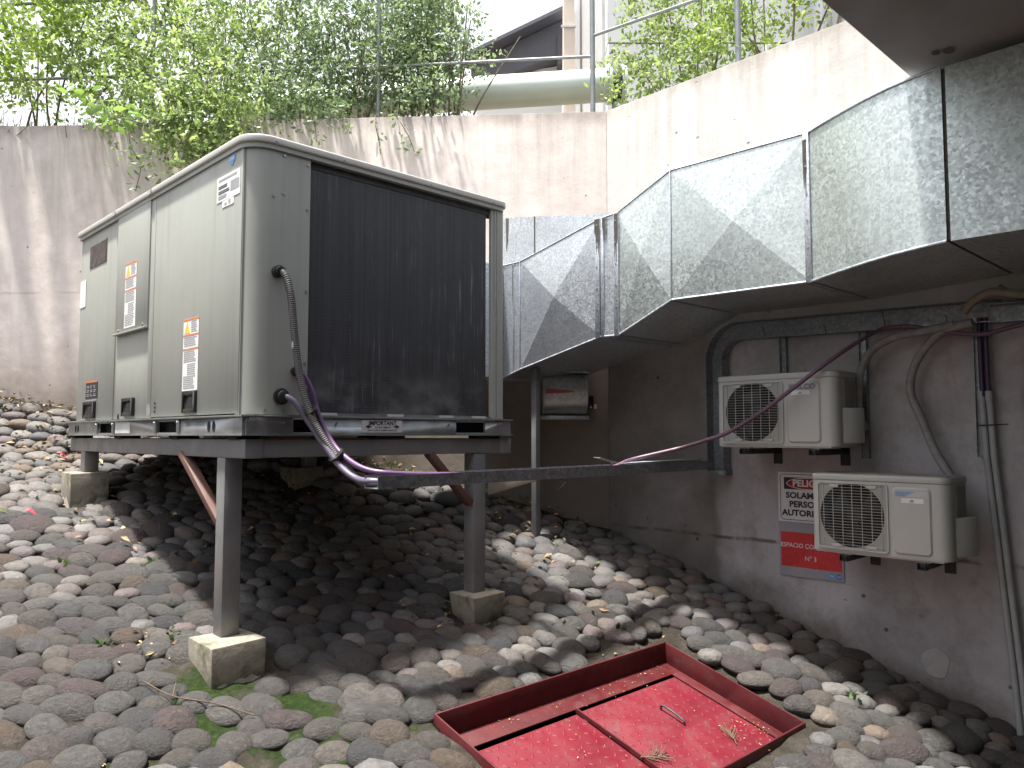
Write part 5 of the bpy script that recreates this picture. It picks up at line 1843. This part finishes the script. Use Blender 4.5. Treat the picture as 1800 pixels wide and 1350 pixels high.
def plant(name, label, cat, base, boxes, stems, m, size=0.045, spread=0.012, per=9, group=None, stem_r=0.009, droop=0.25, twig=0.17):
    """boxes: (centre, half sizes, sprays) in world-aligned plan x, y, z (eye-based);  stems: lists of x, y, z points"""
    root = thing(name, label, cat, rl(*base), group)
    b = MB()
    for s_ in stems:
        pts = spline([Vector(rl(*p)) for p in s_], 5)
        k = len(pts)
        b.tube(pts, stem_r, 6, radii=[stem_r * (1.15 - 0.75 * j / k) for j in range(k)])
    if stems:
        b.build('stems', M['bark'], root, smooth=60)
    C_ = []
    for (c, h, n) in boxes:
        g = rng.normal(0, 0.55, (int(n), 3))
        g = np.clip(g, -1.15, 1.15)
        # break the mass up: drop sprays where a coarse random field is low
        ph = rng.uniform(0, 6, 6)
        f = np.sin(g[:, 0] * 3.7 + ph[0]) * np.sin(g[:, 1] * 2.9 + ph[1]) + np.sin(g[:, 2] * 4.3 + ph[2]) * np.sin(g[:, 0] * 5.1 + ph[3])
        g = g[f > -0.75]
        C_.append(np.array(c) + g * np.array(h))
    C_ = np.concatenate(C_)
    V, F, T = leaf_cloud(C_, size, spread, per, droop=droop, twig=twig)
    Vr = np.stack([RX * V[:, 0] + RY * V[:, 1], -RY * V[:, 0] + RX * V[:, 1], V[:, 2]], 1)
    me = bpy.data.meshes.new('foliage')
    me.from_pydata((Vr - np.array(BASE[root.name])).tolist(), [], F.tolist())
    a = me.attributes.new('tone', 'FLOAT', 'FACE'); a.data.foreach_set('value', T.astype(np.float32))
    me.materials.append(M[m])
    o = bpy.data.objects.new('foliage', me); COL.objects.link(o); o.parent = root
    tag(o, kind='stuff')
    return root


def vx(u, y):      # plan x of a photo column at plan depth y
    return (u - 900) / 1384 * y * 1.0


def stemset(x0, x1, y, z0, z1, n, lean=0.25):
    out = []
    for k in range(n):
        x = random.uniform(x0, x1)
        dx = random.gauss(0, lean)
        yy = y + random.uniform(-0.15, 0.2)
        out.append([(x, yy, z0), (x + dx * 0.3, yy + random.gauss(0, 0.05), z0 + (z1 - z0) * 0.4), (x + dx, yy + random.gauss(0, 0.1), z1)])
    return out


HG = 'shrubs of the hedge above the back wall'
plant('hedge_shrub', 'bright yellow green bush at the far left end of the hedge', 'shrub', (-3.75, 5.95, 2.1), [((-3.7, 5.85, 3.15), (0.55, 0.45, 0.55), 376), ((-3.9, 5.7, 2.75), (0.45, 0.3, 0.35), 136), ((-3.35, 5.75, 3.45), (0.45, 0.35, 0.3), 159)],
      stemset(-4.0, -3.4, 5.95, 2.1, 3.3, 5), 'leaf_lt', 0.05, group=HG)
plant('hedge_shrub', 'loose green bush left of the hanging spray above the machine', 'shrub', (-2.95, 6.0, 2.1), [((-2.9, 5.95, 3.2), (0.55, 0.45, 0.55), 478), ((-2.95, 5.75, 2.7), (0.5, 0.3, 0.3), 193), ((-2.75, 5.5, 2.35), (0.3, 0.2, 0.22), 102)],
      stemset(-3.2, -2.6, 6.0, 2.1, 3.3, 6), 'leaf', 0.043, group=HG)
plant('hedge_shrub', 'dense bush spilling over the wall in a low drooping mass', 'shrub', (-2.2, 5.9, 2.1), [((-2.2, 5.9, 3.2), (0.5, 0.45, 0.6), 490), ((-2.2, 5.55, 2.6), (0.45, 0.3, 0.3), 250), ((-2.1, 5.33, 2.25), (0.36, 0.14, 0.30), 296), ((-2.05, 5.25, 1.98), (0.25, 0.10, 0.22), 125), ((-2.35, 5.3, 2.12), (0.2, 0.08, 0.25), 79)],
      stemset(-2.5, -1.9, 5.9, 2.1, 3.3, 6) + [[(-2.2, 5.8, 2.3), (-2.15, 5.4, 2.5), (-2.05, 5.25, 2.0)], [(-2.4, 5.8, 2.3), (-2.4, 5.42, 2.45), (-2.4, 5.3, 2.0)]], 'leaf', 0.042, group=HG)
plant('hedge_shrub', 'bush with leaves paled for glare directly above the machine corner', 'shrub', (-1.5, 5.95, 2.1), [((-1.5, 5.95, 3.15), (0.5, 0.45, 0.6), 656), ((-1.5, 5.7, 2.62), (0.42, 0.3, 0.28), 259), ((-1.62, 5.40, 2.35), (0.3, 0.14, 0.16), 95)],
      stemset(-1.8, -1.2, 5.95, 2.1, 3.2, 8), 'leaf_bl', 0.04, group=HG)
plant('hedge_shrub', 'upright bush with bare lower stems beside the thin fence post', 'shrub', (-0.95, 5.95, 2.1), [((-0.95, 5.95, 3.2), (0.42, 0.42, 0.6), 656), ((-0.9, 5.75, 2.7), (0.38, 0.3, 0.25), 205), ((-1.25, 5.42, 2.3), (0.12, 0.1, 0.14), 35)],
      stemset(-1.2, -0.65, 5.8, 2.1, 3.1, 10), 'leaf_bl', 0.038, group=HG)
plant('hedge_shrub', 'rounded bush ending the hedge next to the big pale pipe', 'shrub', (-0.55, 5.9, 2.1), [((-0.60, 5.95, 3.25), (0.30, 0.42, 0.55), 574), ((-0.55, 5.8, 2.8), (0.28, 0.3, 0.28), 205), ((-0.62, 5.5, 2.45), (0.2, 0.12, 0.14), 48)],
      stemset(-0.75, -0.35, 5.75, 2.1, 3.1, 9), 'leaf_bl', 0.037, group=HG)
# trailing vines over the wall face
def vine(label, pts, n, size, m, spread=0.05):
    root = thing('hanging_vine', label, 'vine', rl(*pts[0]), 'vines hanging over the back wall')
    P = spline([Vector(rl(*p)) for p in pts], 8)
    b = MB(); b.tube(P, 0.003, 5); b.build('stem', M['bark'], root)
    for k in range(n):
        t = random.random() ** 0.8
        p = P[int(t * (len(P) - 1))]
        s = size * random.uniform(0.6, 1.25)
        a = random.uniform(0, 6.28)
        ax = Vector((math.cos(a) * 0.8, math.sin(a) * 0.8, random.uniform(-0.9, 0.3))).normalized()
        w = ax.cross(Vector((random.gauss(0, 1), random.gauss(0, 1), 1.0))).normalized()
        nn = ax.cross(w)
        q = p + Vector((random.gauss(0, spread * 0.4), random.gauss(0, spread * 0.4), random.gauss(0, spread * 0.3)))
        b = MB()
        mid = q + ax * s * 0.5 - nn * s * 0.08
        tip = q + ax * s
        b.faces([q, q + ax * s * 0.28 + w * s * 0.24, q + ax * s * 0.66 + w * s * 0.2, tip, q + ax * s * 0.66 - w * s * 0.2, q + ax * s * 0.28 - w * s * 0.24, mid],
                [(0, 1, 6), (1, 2, 6), (2, 3, 6), (3, 4, 6), (4, 5, 6), (5, 0, 6)])
        lf = b.build('leaf', M[m], root, fix=False, smooth=60, tone=[random.random()] * 6)
    return root
vine('leafy spray with large fresh leaves reaching out at the far left', [(-3.35, 5.8, 2.6), (-2.95, 5.2, 2.32), (-2.66, 4.9, 2.1), (-2.45, 4.75, 1.97), (-2.25, 4.7, 1.9)], 56, 0.085, 'leaf_md', 0.17)
vine('trailing vine with dark leaves hanging lowest on the wall', [(-2.75, 5.6, 2.3), (-2.68, 5.38, 2.22), (-2.64, 5.33, 2.0), (-2.58, 5.36, 1.88), (-2.60, 5.34, 1.68)], 60, 0.05, 'leaf_bl', 0.12)
vine('short vine with dark leaves hanging lower beside the post', [(-0.85, 5.65, 2.4), (-0.80, 5.38, 2.22), (-0.72, 5.37, 2.08), (-0.68, 5.37, 1.97)], 42, 0.045, 'leaf_bl', 0.09)
vine('thin vine strand with few leaves left of the short vine', [(-0.98, 5.65, 2.4), (-0.96, 5.39, 2.2), (-0.93, 5.38, 2.05), (-0.92, 5.385, 1.96)], 18, 0.035, 'leaf_bl', 0.05)
vine('small vine strand over the wall behind the machine roof corner', [(-1.45, 5.7, 2.4), (-1.42, 5.40, 2.3), (-1.38, 5.39, 2.15), (-1.37, 5.39, 2.05)], 26, 0.04, 'leaf', 0.07)

# dry stalks on top of the wall, far left
b = MB()
for k in range(520):
    x = random.uniform(-4.3, -2.5); y = random.uniform(5.6, 5.95); z = 2.12
    h = random.uniform(0.08, 0.28); dx, dy = random.gauss(0, 0.1), random.gauss(0, 0.06)
    p = Vector(rl(x, y, z)); q = Vector(rl(x + dx, y + dy, z + h)); w = Vector((0.004, 0.002, 0))
    b.quad(p - w, p + w, q + w * 0.3, q - w * 0.3)
tag(b.build('dry_undergrowth', M['drygrass'], fix=False), kind='stuff')

TG = 'airy shrubs behind the side wall'
def rlp(r, l, z):
    return (RX * r - RY * l, RY * r + RX * l, z)
def wallplant(label, r, l, boxes, stems, m):
    base = rlp(r, l, 2.1)
    plant('bamboo_shrub', label, 'shrub', base, [(rlp(rr, ll, zz), h, n) for (rr, ll, zz, h, n) in boxes], [[rlp(*p) for p in s_] for s_ in stems], m, 0.042, 0.012, 8, TG, 0.009, 0.05, 0.2)
wallplant('airy green shrub growing at the wall kink beside the tall post', 4.75, 3.15, [(4.75, 3.25, 2.85, (0.34, 0.3, 0.38), 240), (4.55, 3.4, 2.5, (0.2, 0.18, 0.25), 80), (4.6, 3.0, 2.5, (0.22, 0.2, 0.2), 80), (4.8, 3.3, 3.3, (0.4, 0.35, 0.3), 192)],
          [[(4.7, 3.08, 2.1), (4.72, 3.12, 2.6), (4.8, 3.3, 3.3)], [(4.74, 3.02, 2.1), (4.75, 3.0, 2.6), (4.78, 2.95, 3.4)], [(4.72, 3.1, 2.1), (4.7, 3.3, 2.5), (4.65, 3.55, 2.9)], [(4.8, 3.0, 2.1), (4.85, 2.9, 2.7), (4.95, 2.8, 3.4)]], 'leaf')
wallplant('taller shrub with bare crossing stems in the middle behind the side wall', 4.85, 2.45, [(4.85, 2.65, 2.95, (0.34, 0.28, 0.32), 208), (4.7, 2.75, 2.75, (0.25, 0.2, 0.2), 72), (4.9, 2.4, 3.3, (0.4, 0.35, 0.3), 176)],
          [[(4.75, 2.42, 2.1), (4.78, 2.5, 2.5), (4.8, 2.75, 2.9), (4.8, 2.95, 3.2)], [(4.78, 2.36, 2.1), (4.8, 2.3, 2.7), (4.85, 2.3, 3.4)], [(4.76, 2.4, 2.1), (4.76, 2.55, 2.6), (4.78, 2.6, 3.3)], [(4.8, 2.32, 2.1), (4.9, 2.2, 2.6), (5.0, 2.0, 3.1)]], 'leaf_lt')
wallplant('sparse shrub farthest along the side wall by the overhead slab', 4.85, 1.95, [(4.9, 2.05, 3.0, (0.3, 0.25, 0.25), 112), (4.8, 1.75, 2.75, (0.2, 0.2, 0.15), 41)],
          [[(4.75, 2.05, 2.1), (4.78, 2.0, 2.6), (4.85, 1.95, 3.2)], [(4.75, 1.98, 2.1), (4.8, 1.85, 2.5), (4.85, 1.7, 2.8)]], 'leaf')

# ------------------------------------------------------------------ railing along the top of the walls
rail = thing('railing', 'thin galvanised tube railing along the top of the walls', 'railing', rl(0.57, 5.47, 2.15))
posts = [rl(0.575, 5.46, 0), rl(-0.98, 5.62, 0), rl(-2.70, 5.75, 0), (4.40, 2.48, 0), (4.40, 0.9, 0)]
for i, q in enumerate(posts):
    b = MB(); b.tube([(q[0], q[1], 2.1), (q[0], q[1], 3.3)], 0.019 if i in (0, 3) else 0.016, 10); b.build('post', M['post'], rail, smooth=60)
b = MB(); b.tube([(posts[0][0], posts[0][1], 2.70), (posts[1][0], posts[1][1], 2.70), (posts[2][0], posts[2][1], 2.70), rl(-4.6, 5.9, 2.7)], 0.011, 8); b.build('mid_rail', M['post'], rail, smooth=60)
b = MB(); b.tube([(posts[0][0], posts[0][1], 2.85), (posts[3][0], posts[3][1], 2.86), (posts[4][0], posts[4][1], 2.86)], 0.011, 8); b.build('mid_rail', M['post'], rail, smooth=60)
b = MB(); b.tube([rl(-4.6, 5.9, 3.3), posts[2][:2] + (3.3,), posts[1][:2] + (3.3,), posts[0][:2] + (3.3,), posts[3][:2] + (3.3,), posts[4][:2] + (3.3,)], 0.014, 8); b.build('top_rail', M['post'], rail, smooth=60)

# ------------------------------------------------------------------ things beyond the wall
bp = thing('big_pipe', 'fat pale green duct pipe lying beyond the back wall', 'pipe', rl(-0.1, 7, 2.1))
b = MB(); b.tube([rl(-2.6, 7.2, 3.02), rl(-0.52, 7.0, 3.10), rl(0.86, 7.0, 3.19)], 0.148, 28); b.build('barrel', M['bigpipe'], bp, smooth=50)
b = MB(); b.tube([rl(0.86, 7.0, 3.19), rl(0.90, 7.0, 3.193)], 0.172, 28); b.build('flange', M['bigpipe'], bp, smooth=50)
b = MB(); b.tube([rl(0.90, 7.0, 3.193), rl(0.99, 7.0, 3.2)], 0.155, 28); b.build('collar', M['dark'], bp, smooth=50)
b = MB(); b.tube([rl(0.99, 7.0, 3.2), rl(1.03, 7.0, 3.2)], 0.172, 28); b.build('flange', M['bigpipe'], bp, smooth=50)
for x in (-0.9, 0.93):
    b = MB(); b.tube([rl(x, 7.0, 2.1), rl(x, 7.0, 3.05)], 0.02, 8); b.build('support', M['post'], bp, smooth=60)
gb = thing('gabled_building', 'distant building with dark sloping gable roof and white wall', 'building', rl(0, 14, 2.1))
Y0, Y1 = 14.0, 22.0
def gp(x, y, z):
    return rl(x, y, z)
b = MB(); b.extrude([gp(-0.75, Y0, 6.78), gp(0.95, Y0, 7.62), gp(0.95, Y0, 6.95), gp(0.45, Y0, 6.8), gp(-0.2, Y0, 6.55), gp(-0.75, Y0, 6.5)], [gp(-0.75, Y1, 6.78), gp(0.95, Y1, 7.62), gp(0.95, Y1, 6.95), gp(0.45, Y1, 6.8), gp(-0.2, Y1, 6.55), gp(-0.75, Y1, 6.5)])
b.build('gable', M['gable'], gb)
b = MB(); b.beam(gp(-0.85, Y0 - 0.1, 6.78), gp(1.0, Y0 - 0.1, 7.70), 0.5, 0.06); b.build('verge', M['gable'], gb)
b = MB(); b.extrude([gp(-0.7, Y0 + 0.3, 2.1), gp(0.93, Y0 + 0.3, 2.1), gp(0.93, Y0 + 0.3, 6.9), gp(-0.7, Y0 + 0.3, 6.6)], [gp(-0.7, Y1, 2.1), gp(0.93, Y1, 2.1), gp(0.93, Y1, 6.9), gp(-0.7, Y1, 6.6)]); b.build('wall', M['white_wall'], gb)
b = MB(); b.extrude([gp(0.83, Y0 - 0.05, 6.75), gp(0.93, Y0 - 0.05, 6.75), gp(0.93, Y0 - 0.05, 7.3), gp(0.83, Y0 - 0.05, 7.3)], [gp(0.83, Y0 + 0.2, 6.75), gp(0.93, Y0 + 0.2, 6.75), gp(0.93, Y0 + 0.2, 7.3), gp(0.83, Y0 + 0.2, 7.3)]); b.build('post', M['gable'], gb)
cl_ = thing('tall_column', 'tall warm beige column rising beyond the pipe', 'column', rl(0.87, 12, 2.1))
b = MB(); c0 = [rl(0.78, 12, 2.1), rl(1.0, 12, 2.1), rl(1.0, 12.3, 2.1), rl(0.78, 12.3, 2.1)]; c1_ = [rl(0.84, 12, 9.5), rl(0.98, 12, 9.5), rl(0.98, 12.3, 9.5), rl(0.84, 12.3, 9.5)]
b.extrude(c0, c1_); b.build('shaft', M['column'], cl_)
for z in (4.3, 5.5, 6.4, 7.2):
    b = MB(); b.extrude([rl(0.77, 11.97, z), rl(1.01, 11.97, z), rl(1.01, 12.0, z), rl(0.77, 12.0, z)], [rl(0.77, 11.97, z + 0.03), rl(1.01, 11.97, z + 0.03), rl(1.01, 12.0, z + 0.03), rl(0.77, 12.0, z + 0.03)]); b.build('joint', M['ink_lt'], cl_)
# pale clad building behind the shrubs
cb = thing('clad_building', 'pale grey metal clad building behind the airy shrubs', 'building', rl(3, 9, 2.1))
for k in range(9):
    x0 = 1.13 + 0.62 * k
    for (z0, z1) in ((2.1, 3.58), (3.60, 4.6), (4.62, 5.6), (5.62, 7.4)):
        b = MB()
        q = [rl(x0, 9.0, z0), rl(x0 + 0.605, 9.0, z0), rl(x0 + 0.605, 9.3, z0), rl(x0, 9.3, z0)]
        b.extrude(q, [(p[0], p[1], z1) for p in q]); b.build('cladding_panel', M['pale_panel'], cb, bevel=0.006, seg=1)
b = MB(); q = [rl(1.1, 9.3, 2.1), rl(6.9, 9.3, 2.1), rl(6.9, 14, 2.1), rl(1.1, 14, 2.1)]; b.extrude(q, [(p[0], p[1], 7.38) for p in q]); b.build('wall', M['ink_lt'], cb)
for x in (3.55, 3.85):
    b = MB(); b.tube([rl(x, 8.7, 2.1), rl(x, 8.7, 7.3)], 0.10, 14); b.build('downpipe', M['ink_grey'], cb, smooth=60)

# ------------------------------------------------------------------ litter, weeds, twigs
def litter():
    b = MB(); tn = []
    def leafq(r, l, z, s):
        a = random.uniform(0, 6.28)
        ax = Vector((math.cos(a), math.sin(a), random.gauss(0, 0.35))).normalized()
        w = ax.cross(Vector((random.gauss(0, 0.5), random.gauss(0, 0.5), 1))).normalized()
        p = Vector((r, l, z))
        b.quad(p, p + ax * s * 0.5 + w * s * 0.22 + Vector((0, 0, s * 0.12)), p + ax * s, p + ax * s * 0.5 - w * s * 0.22 + Vector((0, 0, s * 0.12)))
        tn.append(min(1.0, random.random()))
    k = 0
    while k < 2600:
        x = random.uniform(-4.6, 0.5); y = random.uniform(3.9, 5.58)
        r, l, _ = rl(x, y)
        d, _ = back_dist(r, l)
        if d < 0.02 or random.random() > math.exp(-d * 1.7) * (1 if x < -1 else 0.5):
            continue
        leafq(r, l, gz(r, l) + random.uniform(0.005, 0.07), random.uniform(0.02, 0.055)); k += 1
    k = 0
    while k < 700:
        x = random.uniform(-3.2, 2.2); y = random.uniform(2.4, 5.2)
        r, l, _ = rl(x, y)
        if r > WALL_R or back_dist(r, l)[0] < 0.05 or (H_R0 < r < H_R1 and H_L0 < l < H_L1):
            continue
        leafq(r, l, gz(r, l) + random.uniform(0.0, 0.02), random.uniform(0.012, 0.03)); k += 1
    for (cr, cl, sd, n) in ((2.42, 3.1, 0.09, 160), (2.75, 4.35, 0.18, 160), (1.2, 3.35, 0.06, 40)):
        for _ in range(n):
            r, l = random.gauss(cr, sd), random.gauss(cl, sd)
            leafq(r, l, gz(r, l) + random.uniform(0.01, 0.05), random.uniform(0.012, 0.035))
    o = b.build('leaf_litter', M['litter'], fix=False, tone=tn)
    return tag(o, kind='stuff')
litter()
# crumbs on the hatch
b = MB(); tn = []
for _ in range(150):
    u = random.random()
    if u < 0.45:
        r, l = random.uniform(H_R1 - 0.3, H_R1 - 0.02), random.uniform(H_L0 + 0.02, H_L0 + 0.28)
    elif u < 0.75:
        r, l = random.uniform(H_R0 + 0.1, H_R1 - 0.02), H_L1 - abs(random.gauss(0, 0.05)) - 0.02
    else:
        r, l = random.uniform(H_R0 + 0.1, H_R1 - 0.05), random.uniform(H_L0 + 0.05, H_L1 - 0.05)
    a = random.uniform(0, 6.28); s = random.uniform(0.004, 0.014); z0 = -0.096
    ca, sa = math.cos(a), math.sin(a)
    b.quad(hp(r, l, z0), hp(r + ca * s * .5 - sa * s * .2, l + sa * s * .5 + ca * s * .2, z0 + 0.004), hp(r + ca * s, l + sa * s, z0 + 0.001), hp(r + ca * s * .5 + sa * s * .2, l + sa * s * .5 - ca * s * .2, z0 + 0.003))
    tn.append(random.uniform(0.3, 1))
tag(b.build('leaf_litter', M['litter'], fix=False, tone=tn), kind='stuff')
# dry sprig on the hatch
def sprig(label, r, l, ln, ang, n):
    t = thing('dry_sprig', label, 'sprig', hp(r, l, -0.095))
    ca, sa = math.cos(ang), math.sin(ang)
    b = MB(); b.tube([hp(r, l, -0.092), hp(r + ca * ln * .5, l + sa * ln * .5, -0.085), hp(r + ca * ln, l + sa * ln, -0.09)], 0.0022, 5)
    b.build('stem', M['twig'], t)
    b = MB()
    for k in range(n):
        q = random.uniform(0.25, 1) * ln; s = random.choice((-1, 1)); a2 = ang + s * random.uniform(0.4, 0.9); L2 = random.uniform(0.03, 0.07)
        p = (r + ca * q, l + sa * q)
        b.tube([hp(*p, -0.088), hp(p[0] + math.cos(a2) * L2, p[1] + math.sin(a2) * L2, -0.083 + random.uniform(0, 0.012))], 0.0016, 4)
    b.build('needles', M['twig'], t)
sprig('dry brown sprig lying on the right hatch leaf', 2.66, 1.86, -0.13, math.radians(-20), 26)
sprig('small dry sprig near the right edge of the hatch', 3.02, 1.77, 0.09, math.radians(50), 16)
# fallen twig by the near footing
tw = [Vector((1.10, 3.12, 0)), Vector((1.16, 2.98, 0)), Vector((1.27, 2.87, 0)), Vector((1.36, 2.74, 0))]
for p in tw:
    p[2] = gz(p[0], p[1]) + 0.055
b = MB(); b.tube(spline(tw, 5), 0.0026, 5); b.tube([tw[1], tw[1] + Vector((0.03, 0.05, 0.03))], 0.0025, 5)
tag(b.build('fallen_twig', M['twig'], smooth=60), 'thin dry twig lying on the moss by the near footing', 'twig')
# weeds along the wall foot and between stones
b = MB(); tn = []
def weed(r, l, n, s):
    z = gz(r, l)
    for _ in range(n):
        a = random.uniform(0, 6.28); ln = s * random.uniform(0.5, 1.2)
        ax = Vector((math.cos(a), math.sin(a), random.uniform(0.3, 1.4))).normalized()
        w = ax.cross(Vector((random.gauss(0, .4), random.gauss(0, .4), 1))).normalized()
        p = Vector((r + random.gauss(0, s * .4), l + random.gauss(0, s * .4), z + 0.01 + random.random() * s * 0.4))
        b.quad(p, p + ax * ln * .5 + w * ln * .2, p + ax * ln, p + ax * ln * .5 - w * ln * .2); tn.append(random.random())
for _ in range(70):
    x = random.uniform(-1.2, 0.66)
    y = np.interp(x, [p[0] for p in BACK][::-1], [p[1] for p in BACK][::-1]) - random.uniform(0.05, 0.22)
    r, l, _z = rl(x, y); weed(r, l, 7, 0.035)
for _ in range(45):
    weed(WALL_R - random.uniform(0.03, 0.10), random.uniform(0.9, 3.3), 6, 0.026)
for (u, v) in ((115, 1000), (265, 1000), (1085, 1113), (1500, 1232), (180, 1145), (305, 1130)):
    d = ray(u, v); tt = GC / (d[2] - GA * d[0] - GB * d[1]); p = d * tt
    weed(p[0], p[1], 16, 0.045)
tag(b.build('weeds', M['weed'], fix=False, tone=tn), kind='stuff')
# pink petals on the far left stones
for i, (u, v, lab) in enumerate(((55, 905, 'curled pink petal fallen on the cobbles at the far left'), (108, 803, 'pink petal fallen on the stones just left of the machine'))):
    d = ray(u, v); tt = (GC + 0.06) / (d[2] - GA * d[0] - GB * d[1]); p = d * tt
    b = MB()
    for k in range(5):
        t0, t1 = k / 5, (k + 1) / 5
        f = lambda t: Vector((p[0] + (t - .5) * 0.07, p[1] - (t - .5) * 0.06, p[2] + 0.012 + 0.02 * math.sin(t * 5)))
        w0, w1 = 0.01 * math.sin(math.pi * t0) + 0.002, 0.01 * math.sin(math.pi * t1) + 0.002
        n_ = Vector((0.5, 0.6, 0.5))
        b.quad(f(t0) - n_ * w0, f(t1) - n_ * w1, f(t1) + n_ * w1, f(t0) + n_ * w0)
    tag(b.build('fallen_petal', M['petal'], fix=False, smooth=60), lab, 'petal')
